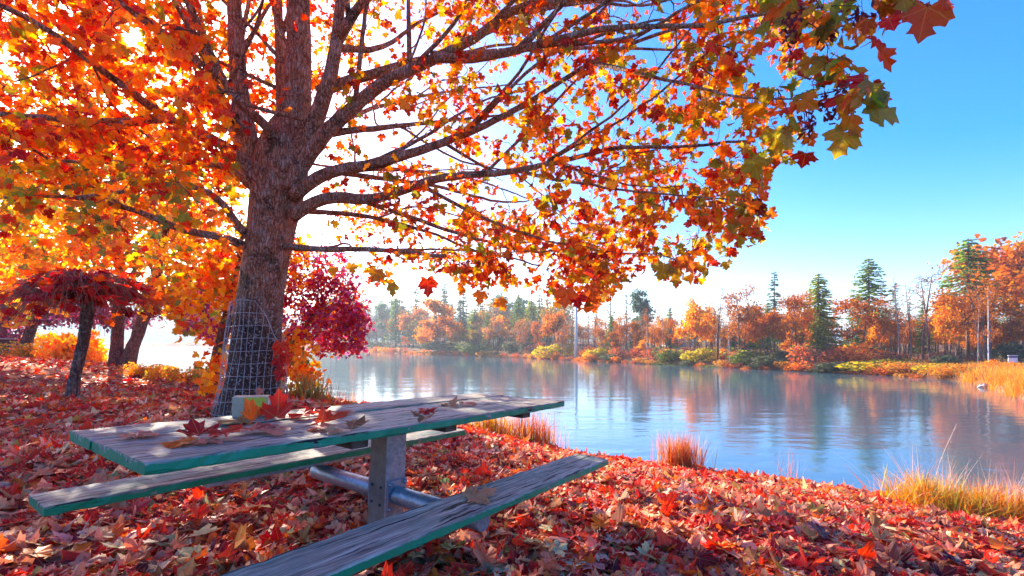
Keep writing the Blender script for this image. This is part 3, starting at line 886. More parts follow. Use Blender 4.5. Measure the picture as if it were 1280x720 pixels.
def boxm(name, size, loc, mats, parent, bev=.004, fmat=None, rot=None):
    x, y, z = np.array(size) / 2
    b = bev
    a = Acc()
    # bevelled box: 3 rings per axis extreme
    pts, idx = [], {}
    for sx in (-1, 1):
        for sy in (-1, 1):
            for sz in (-1, 1):
                idx[(sx, sy, sz, 'x')] = len(pts); pts.append((sx * x, sy * (y - b), sz * (z - b)))
                idx[(sx, sy, sz, 'y')] = len(pts); pts.append((sx * (x - b), sy * y, sz * (z - b)))
                idx[(sx, sy, sz, 'z')] = len(pts); pts.append((sx * (x - b), sy * (y - b), sz * z))
    Q, MI = [], []
    def q(c, ax): return [idx[(*p, ax)] for p in c]
    for s in (-1, 1):
        Q.append(q([(s, -1, -1), (s, 1, -1), (s, 1, 1), (s, -1, 1)][::s], 'x'))
        Q.append(q([(-1, s, -1), (-1, s, 1), (1, s, 1), (1, s, -1)][::s], 'y'))
        Q.append(q([(-1, -1, s), (1, -1, s), (1, 1, s), (-1, 1, s)][::s], 'z'))
    MI = [0, 1, 2, 3, 4, 5]
    for s in (-1, 1):
        for t_ in (-1, 1):
            Q.append([idx[(s, t_, -1, 'x')], idx[(s, t_, -1, 'y')], idx[(s, t_, 1, 'y')], idx[(s, t_, 1, 'x')]][::s * t_])
            Q.append([idx[(s, -1, t_, 'x')], idx[(s, 1, t_, 'x')], idx[(s, 1, t_, 'z')], idx[(s, -1, t_, 'z')]][::s * t_])
            Q.append([idx[(-1, s, t_, 'y')], idx[(-1, s, t_, 'z')], idx[(1, s, t_, 'z')], idx[(1, s, t_, 'y')]][::s * t_])
    T3 = []
    for sx in (-1, 1):
        for sy in (-1, 1):
            for sz in (-1, 1): T3.append([idx[(sx, sy, sz, c)] for c in 'xyz'][::sx * sy * sz])
    a.add(pts, Q); a.F.append(np.array(T3, np.int32))
    mi = None
    if fmat is not None: mi = [fmat.get(i, 0) if i < 6 else 0 for i in range(len(Q) + 8)]
    o = link(name, a.mesh(name, mats, False, None, mi), parent)
    o.location = loc
    if rot is not None: o.rotation_euler = rot
    return o


def pipe(name, p, q, r, mat, parent, sides=24):
    a = Acc(); p = np.array(p, float); q = np.array(q, float)
    tube(a, np.array([p + (q - p) * u for u in (0, .02, .5, .98, 1)]), [r * .97, r, r, r, r * .97], sides)
    c = (p + q) / 2
    o = link(name, a.mesh(name, mat, True, c), parent); o.location = c
    me = o.data
    for pl in me.polygons:
        if len(pl.vertices) > 4: pl.use_smooth = False
    return o


PL = .258
for yc, sd in ((-.2575, 11), (0.0, 12), (.2575, 13)):
    plank('tabletop_board', -1.22 + (.004 if sd == 12 else 0), 1.22 - .006 * (sd - 12), yc, PL - .010, TZ - (.004 if sd == 12 else 0), .038, M_WOOD[0], sd, sag=.0)
plank('bench_board', -1.255, 1.184, -.627, .243, TZ - .333, .038, M_WOOD[1], 21)
plank('bench_board', -1.256, 1.223, .63, .246, TZ - .310, .038, M_WOOD[2], 22)
boxm('post', (.134, .138, .70), (0, .008, TZ - .115 - .35), [M_GALV, M_POST], table, .006, {0: 1})
boxm('mounting_plate', (.128, .008, .165), (.004, -.0655, TZ - .435), M_GALV, table, .002)
boxm('mounting_plate', (.128, .008, .165), (0, .0815, TZ - .435), M_GALV, table, .002)
for dx in (-.046, .052):
    for dz in (-.065, .065):
        a = Acc(); tube(a, np.array([(0, -.0, 0), (0, -.009, 0), (0, -.013, 0)]), [.011, .011, .007], 8)
        o = link('bolt_or_hole', a.mesh('bolt_or_hole', M_GALV, False), table); o.location = (dx, -.0695, TZ - .435 + dz)
for dy, dz in ((.038, -.385), (-.03, -.390), (.04, -.475), (-.026, -.482)):  # dark discs painting the shade inside the holes of the post face
    a = Acc(); tube(a, np.array([(0.0, 0, 0), (-.004, 0, 0), (-.005, 0, 0)]), [.008, .008, .005], 8)
    o = link('bolt_or_hole', a.mesh('bolt_or_hole', M_HOLE_SHADE, False), table); o.location = (-.067, dy + .008, TZ + dz)
pipe('bench_support_pipe', (0, -.069, TZ - .434), (0, -.66, TZ - .434), .047, M_GALV, table)
pipe('bench_support_pipe', (0, .085, TZ - .434), (0, .66, TZ - .434), .047, M_GALV, table)
pipe('tabletop_pipe', (-.50, 0, TZ - .078), (.84, 0, TZ - .078), .038, M_GALV, table)
for xx in (-.46, .10, .80):
    boxm('cleat', (.085, .70, .034), (xx, 0, TZ - .0575), M_DARKWOOD, table, .003)
boxm('bench_beam', (1.25, .06, .04), (-.02, .63, TZ - .310 - .0595), M_GALV, table, .004)
boxm('bench_beam', (1.25, .06, .04), (-.02, -.627, TZ - .333 - .0595), M_GALV, table, .004)
bpy.context.view_layer.update()


def table_hit(px, py, z):
    d = TR.T @ np.array([(px - 640) / FPX, 1, -(py - HZN) / FPX]); o = TR.T @ (np.array([0, 0, CAMZ]) - TO)
    s = (z - o[2]) / d[2]
    return TO + TR @ (o + s * d)


def lone_leaf(label, P, axis, nrm, size, col, curl, seed, group, name='fallen_leaf', mat=None, cat='leaf'):
    r = np.random.default_rng(seed)
    a = Acc()
    add_leaves(a, np.array([[0, .0, 0]]), np.array([[0, 1.0, 0]]), np.array([[0, 0, 1.0]]), np.array([1.0]), np.array([col]), 1, curl, True, r, .05)
    o = link(name, a.mesh(name, mat or M_FALLEN))
    place(o, P, axis, nrm, size)
    return tag(o, label, cat, group)


def place(o, P, axis, nrm, size):
    n = unit(np.array(nrm, float)); d = np.array(axis, float); d = unit(d - n * (d @ n)); s = np.cross(d, n)
    o.matrix_world = Matrix(((*(s * size)[[0]], d[0] * size, n[0] * size, P[0]), (s[1] * size, d[1] * size, n[1] * size, P[1]), (s[2] * size, d[2] * size, n[2] * size, P[2]), (0, 0, 0, 1)))


C_RED, C_CRIM, C_OR, C_TAN, C_PINK, C_BRN, C_YG, C_MAR = (.64, .032, .010), (.46, .014, .012), (.76, .15, .012), (.58, .32, .15), (.62, .25, .155), (.30, .14, .06), (.50, .42, .05), (.15, .015, .022)
TUP = TR[:, 2]
ON = 'maple leaves lying on the picnic table'
TABLE_LEAVES = [  # label, column, row, z, axis, normal lean, size, colour, curl
    ('flat dusty pink maple leaf nearest the left end of the tabletop', 175, 542, .012, (1, .15, 0), (0, 0, 0), .17, C_PINK, .12),
    ('bright orange folded leaf at the near left of the leaf row on the tabletop', 222, 551, .018, (-1, -.2, .05), (.1, -.5, 0), .15, C_OR, .2),
    ('dark red curled leaf just behind the bright orange leaf on the tabletop', 247, 541, .022, (-.6, .5, .1), (.3, -.4, 0), .17, C_CRIM, .5),
    ('dull pink leaf right beside the bright orange leaf on the tabletop', 262, 551, .012, (1, .1, 0), (0, -.1, 0), .14, C_PINK, .25),
    ('red leaf folded into a ridge left of the big pink leaf on the tabletop', 284, 540, .030, (1, -.5, .1), (-.3, -.6, 0), .17, C_RED, .5),
    ('large flat pink red leaf in the middle of the leaf row on the tabletop', 318, 536, .016, (-.3, .8, 0), (.0, -.25, 0), .22, (.50, .12, .09), .25),
    ('pink leaf with rolled edge right of the large flat pink red leaf', 345, 538, .020, (.4, -.8, 0), (.2, -.4, 0), .16, C_PINK, .35),
    ('brown edged olive leaf lying flat under the upright orange leaf', 290, 526, .012, (-1, .1, 0), (0, 0, 0), .20, (.34, .20, .06), .15),
    ('orange leaf standing on edge in front of the small carton', 322, 516, .055, (.5, .2, .8), (-.2, -1.6, 0), .16, C_OR, .4),
    ('tall bright red leaf standing upright beside the small carton', 345, 509, .085, (-.1, .1, 1), (.1, -2.2, 0), .19, C_RED, .4),
    ('dark crimson crumpled leaf between the carton and the tall red leaf', 333, 510, .05, (.4, .2, .5), (-.4, -1, 0), .14, C_CRIM, .6),
    ('bright red leaf lying right of the tall upright red leaf', 378, 517, .02, (-.9, .2, 0), (0, -.5, 0), .18, C_RED, .4),
    ('deep red flat leaf at the back right of the leaf pile', 398, 510, .02, (1, .2, 0), (.1, -.3, 0), .18, C_CRIM, .3),
    ('red and orange leaf folded upright at the right of the leaf pile', 410, 520, .045, (.6, .4, .6), (-.5, -1, 0), .18, (.60, .06, .018), .5),
    ('pale pink leaf behind the folded red and orange leaf', 424, 514, .014, (1, .3, 0), (0, 0, 0), .18, C_PINK, .2),
    ('flat rosy leaf in front of the folded red and orange leaf', 400, 534, .012, (-.8, -.3, 0), (0, -.1, 0), .18, C_PINK, .2),
    ('tan leaf curled into a tent at the right end of the leaf pile', 424, 533, .03, (1, -.5, .1), (.3, -.5, 0), .14, C_TAN, .6),
    ('thin brown twisted leaf at the far right of the leaf pile', 446, 529, .014, (1, .2, 0), (0, -.6, 0), .15, C_BRN, .6),
    ('small dark red leaf alone in the middle of the tabletop', 533, 512, .02, (.8, .2, .1), (0, -.8, 0), .14, C_CRIM, .5),
    ('brown curled leaf below the small dark red leaf on the tabletop', 528, 521, .02, (-.8, .1, 0), (0, -.3, 0), .15, C_BRN, .5),
    ('tan folded leaf near the far end of the tabletop', 562, 501, .03, (.5, .6, .4), (-.5, -.6, 0), .17, C_TAN, .6),
    ('dusty pink leaf beside the tan leaf at the far end of the tabletop', 584, 503, .016, (1, .1, 0), (0, -.2, 0), .16, C_PINK, .3)]
for q, (lb, px, py, z, ax, lean, sz, c, cu) in enumerate(TABLE_LEAVES):
    P = table_hit(px, py, z)
    ax = np.array(ax, float)
    up_q = q in (8, 9); cu *= 1 if up_q else .6; lean = np.array(lean) * (1 if up_q else .45); sz *= .66; lone_leaf(lb, P - unit(ax) * sz * .4, ax, TUP + np.array(lean) * .55, sz, c, cu, 100 + q, ON)
lone_leaf('pale tan leaf lying on the near bench', table_hit(600, 623, -.318) - np.array([.06, 0, 0]), (.9, .5, 0), TUP + [0, -.2, 0], .15, C_TAN, .4, 150, None)
M_CARD = flat_mat('beige_card', (.58, .38, .22), (.68, .46, .28), 20, .7)
M_LABEL = NT('printed_label')
lc_ = M_LABEL.n('SeparateXYZ', i0=M_LABEL.coord('Generated')).outputs[2]
ln = M_LABEL.noise(M_LABEL.mapping(M_LABEL.coord(), (60, 60, 160)), 1.0, 2)
yl = M_LABEL.mix(M_LABEL.ramp(ln, [(.62, 0.0), (.66, 1.0)]), (.70, .58, .05), (.28, .26, .04))
M_LAB = M_LABEL.done(M_LABEL.bsdf(M_LABEL.mix(M_LABEL.ramp(M_LABEL.math('ADD', lc_, M_LABEL.math('MULTIPLY', M_LABEL.noise(M_LABEL.coord(), 40), .3)), [(.50, 0.0), (.56, 1.0)]), (.65, .12, .02), yl), .5))
P = table_hit(314, 520, 0)
cart = thing('carton', 'small beige carton with a yellow and orange label at the back of the tabletop', 'box', P)
cart.rotation_euler = (radians(2), radians(1), radians(22))
boxm('box_body', (.150, .07, .094), (0, 0, .048), M_CARD, cart, .003)
boxm('label', (.092, .003, .074), (.020, -.0365, .056), M_LAB, cart, .0005)

# ------------------------------------------------------------------ wire guard round the trunk
guard = thing('wire_guard', 'welded wire mesh wrapped round the foot of the big maple, sagging on its right side', 'tree guard', BASE)
M_WIRE = flat_mat('galvanised_wire', (.34, .33, .32), (.52, .51, .50), 8, .5)
gax = spline(np.array([[*W(313, 516, 5.2)], [*W(316, 478, 5.2)], [*W(319, 440, 5.2)], [*W(323, 400, 5.2)], [*W(325, 372, 5.2)]]), 24)
gr = np.interp(np.linspace(0, 1, 24), [0, .25, .5, .8, 1], [.375, .325, .298, .285, .28])


def gtop(a):      # angle from the camera side, positive to the right
    a = (a + pi) % (2 * pi) - pi
    return float(np.interp(a, [-pi, -1.6, -.1, .35, .7, 1.05, 1.5, 2.4, pi], [.8, .93, .97, .95, .84, .66, .56, .66, .8]))


def gpt(a, u):
    i_ = u * 23; k0 = min(int(i_), 22); f = i_ - k0
    c = gax[k0] * (1 - f) + gax[k0 + 1] * f; r = gr[k0] * (1 - f) + gr[k0 + 1] * f
    r += .012 * sin(3 * a + 7 * u) + .03 * max(0, u - gtop(a) + .12)
    return np.array([c[0] + r * sin(a), c[1] - r * cos(a), c[2]])


for q in range(30):
    a0 = q * 2 * pi / 30
    t_ = gtop(a0)
    P = np.array([gpt(a0 + .03 * sin(u * 5 + q), u) for u in np.linspace(0, t_, 12)])
    a = Acc(); tube(a, P, np.full(12, .0030), 4)
    link('wire', a.mesh('wire', M_WIRE, True, BASE), guard)
for q in range(10):
    u = .02 + q * .104
    P = [gpt(a0, u + .004 * sin(a0 * 3 + q)) if gtop(a0) > u else None for a0 in np.linspace(-pi, pi, 61)]
    runs, cur = [], []
    for p in P + [None]:
        if p is None:
            if len(cur) > 2: runs.append(np.array(cur))
            cur = []
        else: cur.append(p)
    for R_ in runs:
        a = Acc(); tube(a, R_, np.full(len(R_), .0030), 4)
        link('wire', a.mesh('wire', M_WIRE, True, BASE), guard)
a = Acc(); P = np.array([gpt(a0, gtop(a0)) for a0 in np.linspace(-pi, pi, 81)])
tube(a, P, np.full(81, .0038), 4); link('rim_wire', a.mesh('rim_wire', M_WIRE, True, BASE), guard)
for q, (px, py, s, c, lb) in enumerate([(352, 428, .17, C_RED, 'red leaf caught at the top of the sagging wire guard'), (347, 446, .15, C_CRIM, 'dark red leaf caught halfway down the right side of the wire guard'),
                                       (356, 440, .14, C_RED, 'red leaf hanging outside the right side of the wire guard'), (327, 486, .08, C_PINK, 'small pinkish leaf stuck low in the wire guard in front of the trunk'), (352, 462, .13, C_CRIM, 'crimson leaf tucked behind the right wires of the guard')]):
    lone_leaf(lb, W(px, py, 4.86 + .1 * (px > 340)), (rng.normal() * .4, 0, -1), (.2 * rng.normal(), -1, .3), s, c, .4, 170 + q, 'leaves caught in the wire guard')

# ------------------------------------------------------------------ fallen leaves
def gnormal(X, Y):
    e = .06
    return unit(np.stack([-(ground(X + e, Y) - ground(X - e, Y)) / (2 * e), -(ground(X, Y + e) - ground(X, Y - e)) / (2 * e), np.ones_like(X)], -1))


COLS = [('scarlet', 22, C_RED), ('crimson', 15, C_CRIM), ('orange', 12, (.66, .15, .012)), ('tan', 11, C_TAN), ('dusty pink', 19, (.64, .28, .17)), ('brown', 8, C_BRN), ('olive yellow', 4, (.36, .29, .06)), ('maroon', 9, C_MAR), ('pale beige', 11, (.68, .50, .32)), ('pale green', 1.5, (.30, .36, .16))]
cw = np.array([c[1] for c in COLS], float); cw /= cw.sum()
crgb = np.array([c[2] for c in COLS])


def scatter(n, ylo, yhi):
    Y = np.sqrt(rng.uniform(ylo ** 2, yhi ** 2, n)); u = rng.uniform(-1.35, 1.6, n)
    X = u * Y
    yc = np.interp(u, cr_x, cr_y)
    ok = Y < yc * (1.0 + .10 * rng.random(n)) + .15
    return X[ok], Y[ok]


BARE = on_ground(470, 2.15)[:2]
post_xy = TP(0, 0, -.75)[:2]


def litter(n, ylo, yhi, smin, smax, lod, tilt, hmax):
    X, Y = scatter(n, ylo, yhi)
    d = np.hypot((X - BARE[0] - .0) / .42, (Y - BARE[1]) / .30)
    ok = (d > 1) | (rng.random(len(X)) < .35)
    ok &= np.hypot(X - BASE[0], Y - BASE[1]) > .42
    ok &= (np.abs((np.stack([X, Y], -1) - post_xy) @ np.array([.576, .817])) > .13) | (np.abs((np.stack([X, Y], -1) - post_xy) @ np.array([-.817, .577])) > .14)
    X, Y = X[ok], Y[ok]; m_ = len(X)
    N = unit(gnormal(X, Y) + rng.normal(size=(m_, 3)) * tilt)
    th = rng.random(m_) * 2 * pi
    D = np.stack([np.cos(th), np.sin(th), rng.normal(size=m_) * .15], -1)
    S_ = rng.uniform(smin, smax, m_)
    Z = ground(X, Y) + .012 + rng.random(m_) ** 1.3 * hmax
    ci = rng.choice(len(COLS), m_, p=cw)
    far = np.clip((Y - 5) / 4, 0, 1)
    swap = rng.random(m_) < .55 * far
    ci = np.where(swap, rng.choice([0, 0, 2, 2, 1], m_), ci)  # farther leaves turned scarlet and orange, sunlit glow put into their colour
    C = np.clip(crgb[ci] * (1 + .2 * rng.normal(size=(m_, 1))) * (1 + .08 * rng.normal(size=(m_, 3))), .008, .85)
    P = np.stack([X, Y, Z], -1)
    return P - D * (S_ * .4)[:, None], D, N, S_, C, ci


fl = Acc()
P, D, N, S_, C, ci = litter(46000, 1.3, 5.0, .055, .130, 1, .27, .045)
px_, py_ = proj(P)
tq = [tuple(np.ravel(proj(TP(*c)))) for c in ((-1.25, -.4, 0), (1.22, -.4, 0), (1.22, .4, 0), (-1.25, .4, 0))]
bq = [tuple(np.ravel(proj(TP(*c)))) for c in ((-.95, -.75, -.33), (1.19, -.75, -.33), (1.19, -.5, -.33), (-.95, -.5, -.33))]
fq = [tuple(np.ravel(proj(TP(*c)))) for c in ((-1.26, .5, -.34), (1.22, .5, -.34), (1.22, .76, -.31), (-1.26, .76, -.31))]
hid = side_of(px_, py_, tq) | side_of(px_, py_, bq) | side_of(px_, py_, fq)
score = S_ / P[:, 1] * (1 + 1.2 * (P[:, 2] - ground(P[:, 0], P[:, 1])) / .06)
score[hid | (px_ < 15) | (px_ > 1265) | (py_ > 712)] = 0
pickd = np.argsort(-score)
chosen, grid = [], {}
for q in pickd[:6000]:
    cell = (int(px_[q] // 26), int(py_[q] // 13))
    if cell in grid: continue
    grid[cell] = 1; chosen.append(q)
    if len(chosen) == 290: break
chosen = np.array(chosen)
rest = np.ones(len(P), bool); rest[chosen] = False
add_leaves(fl, P[rest], D[rest], N[rest], S_[rest], C[rest], 1, .42, True, rng, .05)
for args in ((30000, 5.0, 9.5, .09, .16, 0, .36, .045), (18000, 9.5, 26.0, .13, .22, 0, .35, .05)):
    P2, D2, N2, S2, C2, _ = litter(*args)
    add_leaves(fl, P2, D2, N2, S2, C2, 0, .45, False, rng, .06)
tag(link('leaf_litter', fl.mesh('leaf_litter', M_FALLEN)), 'thick litter of red, orange and tan maple leaves covering the bank', kind='stuff')
STATES = ['flat', 'slightly cupped', 'curled', 'crumpled']
VAR = {}
for q in chosen:
    st = int(rng.integers(4)); key = (int(ci[q]), st, int(rng.integers(2)))
    if key not in VAR:
        r = np.random.default_rng(key[0] * 31 + st * 7 + key[2])
        a = Acc()
        add_leaves(a, np.zeros((1, 3)), np.array([[0, 1.0, 0]]), np.array([[0, 0, 1.0]]), np.array([1.0]), crgb[key[0]][None] * (1 + .12 * r.normal(size=(1, 3))), 1, (.1, .28, .45, .62)[st], True, r, (.02, .035, .05, .07)[st])
        VAR[key] = a.mesh('fallen_leaf', M_FALLEN)
    o = link('fallen_leaf', VAR[key])
    place(o, P[q] + [0, 0, .012], D[q], N[q], S_[q] * 1.05)
    lx_, ly_ = np.array([px_[q], py_[q]])
    loc = TR.T @ (P[q] - TO)
    if loc[1] < -.75: where = 'in front of the near bench' if lx_ < 760 else ('on the slope right of the near bench' if lx_ < 1000 else 'at the lower right of the bank')
    elif loc[1] < .5 and abs(loc[0]) < 1.25: where = 'under the picnic table'
    elif loc[0] < -1.2: where = 'left of the near end of the picnic table'
    elif loc[0] > 1.2: where = 'beyond the far end of the picnic table'
    else: where = 'behind the far bench'
    part_ = 'towards its left end' if loc[0] < -.45 else ('by its middle' if loc[0] < .45 else 'towards its right end')
    if where in ('in front of the near bench', 'under the picnic table', 'behind the far bench'): where += ' ' + part_
    tag(o, '%s %s maple leaf %s' % (STATES[st], COLS[ci[q]][0], where), 'leaf', 'fallen maple leaves on the ground')
# pebbly soil showing by the near bench
pb = Acc()
for _ in range(420):
    t_ = rng.random() * 2 * pi; rr_ = sqrt(rng.random())
    x = BARE[0] + cos(t_) * rr_ * .5; y = BARE[1] + sin(t_) * rr_ * .36
    s = rng.uniform(.004, .013)
    v = np.array([(1, 0, 0), (0, 1, 0), (-1, 0, 0), (0, -1, 0), (0, 0, .8), (0, 0, -.8), (.6, .6, .3), (-.6, -.5, .3)]) * s * (1 + .3 * rng.normal(size=(8, 1)))
    pb.add(v + [x, y, gz(x, y) + .004], [(0, 6, 4), (6, 1, 4), (1, 2, 4), (2, 7, 4), (7, 3, 4), (3, 0, 4), (0, 1, 6), (2, 3, 7)])
tag(link('pebbles', pb.mesh('pebbles', flat_mat('pebble', (.05, .045, .045), (.16, .13, .12), 30, .8))), 'small dark pebbles in the bare soil under the near bench', kind='stuff')

# ------------------------------------------------------------------ trees grown towards scattered leaf sprays
def attract(nodes, targets, fork, r, k=5, wob=.03):
    d0 = np.array([np.min(np.linalg.norm(nodes - t, axis=1)) for t in targets])
    targets = targets[np.argsort(d0)]
    cap = len(nodes) + len(targets) * k + 5
    ND = np.zeros((cap, 3)); ND[:len(nodes)] = nodes; par = np.full(cap, -1); cnt = np.zeros(cap)
    n = n0 = len(nodes); ch = []
    for t in targets:
        D = np.linalg.norm(ND[:n] - t, axis=1)
        q = int(np.argmin(D + .35 * np.maximum(0, np.linalg.norm(ND[:n] - fork, axis=1) - np.linalg.norm(t - fork))))
        p0, L = ND[q].copy(), D[q]
        c1 = p0 + (unit(t - p0) * .6 + unit(p0 - fork) * .4 + r.normal(size=3) * .15) * L * .45
        u = np.linspace(0, 1, k)[1:, None]
        pts = (1 - u) ** 2 * p0 + 2 * u * (1 - u) * c1 + u * u * t + r.normal(size=(k - 1, 3)) * L * wob
        ids = [q]
        for p in pts:
            ND[n] = p; par[n] = ids[-1]; ids.append(n); n += 1
        ch.append(ids)
    for a in range(n - 1, n0 - 1, -1):
        if cnt[a] == 0: cnt[a] = 1
        if par[a] >= n0: cnt[par[a]] += cnt[a]
    return ND, ch, cnt


def crown_tree(name, label, cat, trunks, blobs, pal, lsize, nleaf, seed, barkm, group=None, twig=.003, lod=0, trans=None, droop=.4, sprays=None, cut=None):
    """trunks: lists of (point, radius); blobs: (centre, radii, sprays)"""
    r = np.random.default_rng(seed)
    base = np.array(trunks[0][0][0], float)
    root = thing(name, label, cat, base, group)
    nodes = []
    for tr in trunks:
        pts = np.array([[*p, rad] for p, rad in tr])
        L = np.linalg.norm(np.diff(pts[:, :3], axis=0), axis=1).sum()
        sp_ = spline(pts, 26)
        a = Acc(); tube(a, sp_[:, :3], np.maximum(sp_[:, 3], .003), 12, rough=.04, r=r)
        link('trunk', a.mesh('trunk', barkm, True, base), root)
        nodes.append(sp_[9:, :3])
    nodes = np.concatenate(nodes)
    fork = nodes[0]
    tg = []
    for c, rad, n in blobs:
        v = unit(r.normal(size=(n, 3))) * r.random((n, 1)) ** .38
        tg.append(np.array(c) + v * np.array(rad))
    tg = np.concatenate(tg)
    ND, ch, cnt = attract(nodes, tg, fork, r)
    a = Acc(); P, D = [], []
    for ids in ch:
        pts = ND[ids]
        rr = np.array([twig * max(1, cnt[q]) ** .5 for q in ids]); rr[0] = rr[1]
        rr = np.maximum.accumulate(rr[::-1])[::-1]
        tube(a, pts, rr, 4, cap=False)
        n = max(1, int(r.poisson(nleaf)))
        f = 1 - r.random(n) ** 1.5 * .7
        fi = f * (len(pts) - 1); b = np.minimum(fi.astype(int), len(pts) - 2); fr = (fi - b)[:, None]
        p = pts[b] * (1 - fr) + pts[b + 1] * fr + r.normal(size=(n, 3)) * lsize * 1.1
        P.append(p); D.append(unit(unit(pts[-1] - pts[-2]) * .4 + unit(r.normal(size=(n, 3))) - [0, 0, droop]))
    link('branches', a.mesh('branches', M_TWIG, True, base), root)['kind'] = 'stuff'
    P = np.concatenate(P); D = np.concatenate(D); n = len(P)
    px, py = proj(P)
    ok = np.hypot(px - 165, py - 48) > 9
    if cut is not None: ok &= ~cut(px, py)
    P, D = P[ok], D[ok]; n = len(P)
    a = Acc()
    add_leaves(a, P, D, unit(r.normal(size=(n, 3)) * .8 + [0, -.2, .6]), r.uniform(.7, 1.3, n) * lsize, pick(pal, n, r), lod, .25, False, r)
    link('foliage', a.mesh('foliage', M_LEAF, False, base), root)['kind'] = 'stuff'
    return root


G = lambda px, Y: on_ground(px, Y) - [0, 0, .05]
PAL_GOLD = [(38, (.82, .42, .02)), (20, (.80, .22, .02)), (22, (.78, .54, .05)), (10, (.60, .08, .02)), (10, (.24, .30, .05))]
PAL_GOLDG = [(36, (.84, .44, .02)), (24, (.82, .24, .02)), (18, (.80, .56, .05)), (6, (.64, .08, .02)), (26, (.24, .32, .06))]
PAL_PLUM = [(24, (.36, .03, .12)), (24, (.48, .035, .08)), (20, (.28, .06, .22)), (14, (.44, .16, .34)), (14, (.58, .07, .04)), (10, (.70, .26, .02))]
PAL_PURP = [(30, (.14, .03, .09)), (26, (.22, .04, .10)), (16, (.10, .04, .12)), (10, (.34, .06, .08))]
PAL_RED = [(34, (.55, .03, .02)), (26, (.42, .015, .02)), (16, (.66, .10, .02)), (12, (.25, .01, .02))]
PAL_YEL = [(40, (.82, .50, .03)), (26, (.78, .36, .03)), (16, (.60, .55, .08)), (10, (.70, .22, .03))]

crown_tree('maple_tree', 'golden orange maple with twin reddish trunks rising from one base near the left shore', 'tree',
           [[(G(146, 16), .27), (W(146, 435, 16), .19), (W(148, 395, 16), .175), (W(150, 345, 15.8), .15), (W(146, 280, 15.2), .10), (W(140, 220, 14.8), .04)],
            [(G(156, 16), .27), (W(166, 435, 16), .19), (W(180, 395, 16), .175), (W(197, 345, 16.1), .14), (W(205, 295, 16.3), .11), (W(235, 235, 16.6), .04)]],
           [(W(60, 290, 14.5), (3.4, 2.2, 1.9), 190), (W(205, 285, 16), (2.7, 2.2, 2.4), 190), (W(228, 375, 14.5), (1.2, 1.0, .75), 70), (W(130, 215, 16), (4.6, 2.6, 2.4), 220), (W(255, 405, 13.5), (.6, .6, .32), 24), (W(20, 350, 14.5), (2.0, 1.4, 1.0), 60), (W(150, 110, 15.5), (4.2, 2.4, 2.2), 120)],
           PAL_GOLDG, .20, 10, 21, M_BARK_RED, droop=.6, cut=lambda px, py: (py > 396) & (px < 215) | (py > 424))
crown_tree('maple_tree', 'small golden and red tree with a thin leaning trunk right behind the wired maple', 'tree',
           [[(G(259, 8.2), .125), (W(267, 470, 8.2), .105), (W(276, 430, 8.2), .095), (W(286, 390, 8.2), .08), (W(296, 345, 8.2), .055), (W(303, 295, 8.2), .03)]],
           [(W(272, 372, 8.2), (.78, .7, .58), 60), (W(330, 330, 8.6), (1.0, .7, .6), 80), (W(250, 325, 8.2), (.8, .6, .5), 36), (W(376, 466, 8.6), (.30, .3, .26), 26), (W(276, 465, 7.6), (.24, .3, .5), 20), (W(365, 430, 8.4), (.25, .3, .4), 20)],
           PAL_GOLD, .11, 9, 22, M_BARK_RED, cut=lambda px, py: py > 494)
crown_tree('plum_tree', 'purple leaved plum tree leaning over the lake behind the wired maple', 'tree',
           [[(G(345, 9.0), .12), (W(352, 470, 9), .10), (W(366, 440, 9), .08), (W(382, 410, 9), .05), (W(400, 380, 9), .025)],
            [(G(346, 9.0), .12), (W(350, 460, 9), .09), (W(347, 410, 9), .07), (W(350, 360, 9), .04), (W(355, 320, 9), .02)]],
           [(W(385, 385, 9), (.85, .8, .85), 110), (W(350, 350, 9), (1.0, .7, .9), 90), (W(415, 410, 9), (.70, .6, .50), 90), (W(432, 372, 9), (.50, .5, .62), 60), (W(445, 405, 9), (.30, .3, .36), 26), (W(405, 335, 9), (.5, .4, .4), 30), (W(275, 395, 9.3), (.6, .4, .6), 40), (W(440, 432, 9), (.25, .25, .16), 14)],
           PAL_PLUM, .062, 18, 23, M_BARK_DARK, twig=.002, cut=lambda px, py: (py > 447) & (px > 368) | (py > 470))
crown_tree('leaning_tree', 'slim dark tree at the left edge behind the weeping tree', 'tree',
           [[(G(3, 25), .27), (W(8, 400, 25), .22), (W(14, 350, 25), .18), (W(22, 280, 25), .10), (W(30, 200, 25), .04)]],
           [(W(10, 340, 24.5), (4.2, 2.4, 1.9), 150), (W(30, 270, 25), (6, 3, 2.5), 150), (W(26, 398, 23), (.7, .6, .4), 16)], PAL_YEL, .26, 9, 24, M_BARK_DARK, cut=lambda px, py: py > 408)
crown_tree('purple_tree', 'purple leaved tree with a leaning trunk left of the yellow shrub', 'tree',
           [[(G(29, 24), .28), (W(36, 420, 24), .22), (W(43, 400, 24), .19), (W(52, 370, 24), .12), (W(60, 340, 24), .05)]],
           [(W(75, 384, 23.5), (2.9, 1.6, .85), 150), (W(10, 395, 24), (1.4, 1.2, 1.0), 60), (W(150, 398, 23), (1.5, 1.2, .45), 50), (W(20, 425, 24), (.7, .7, .4), 22)], PAL_PURP, .15, 14, 25, M_BARK_DARK, cut=lambda px, py: (py > 412) & (px > 40))
crown_tree('purple_tree', 'thin purple leaved sapling half hidden behind the weeping tree trunk', 'tree',
           [[(G(110, 18.5), .085), (W(111, 430, 18.5), .07), (W(112, 405, 18.5), .06), (W(113, 385, 18.5), .03)]],
           [(W(112, 394, 18.5), (1.5, 1.0, .36), 60)], PAL_PURP, .11, 13, 26, M_BARK_DARK, cut=lambda px, py: py > 416)

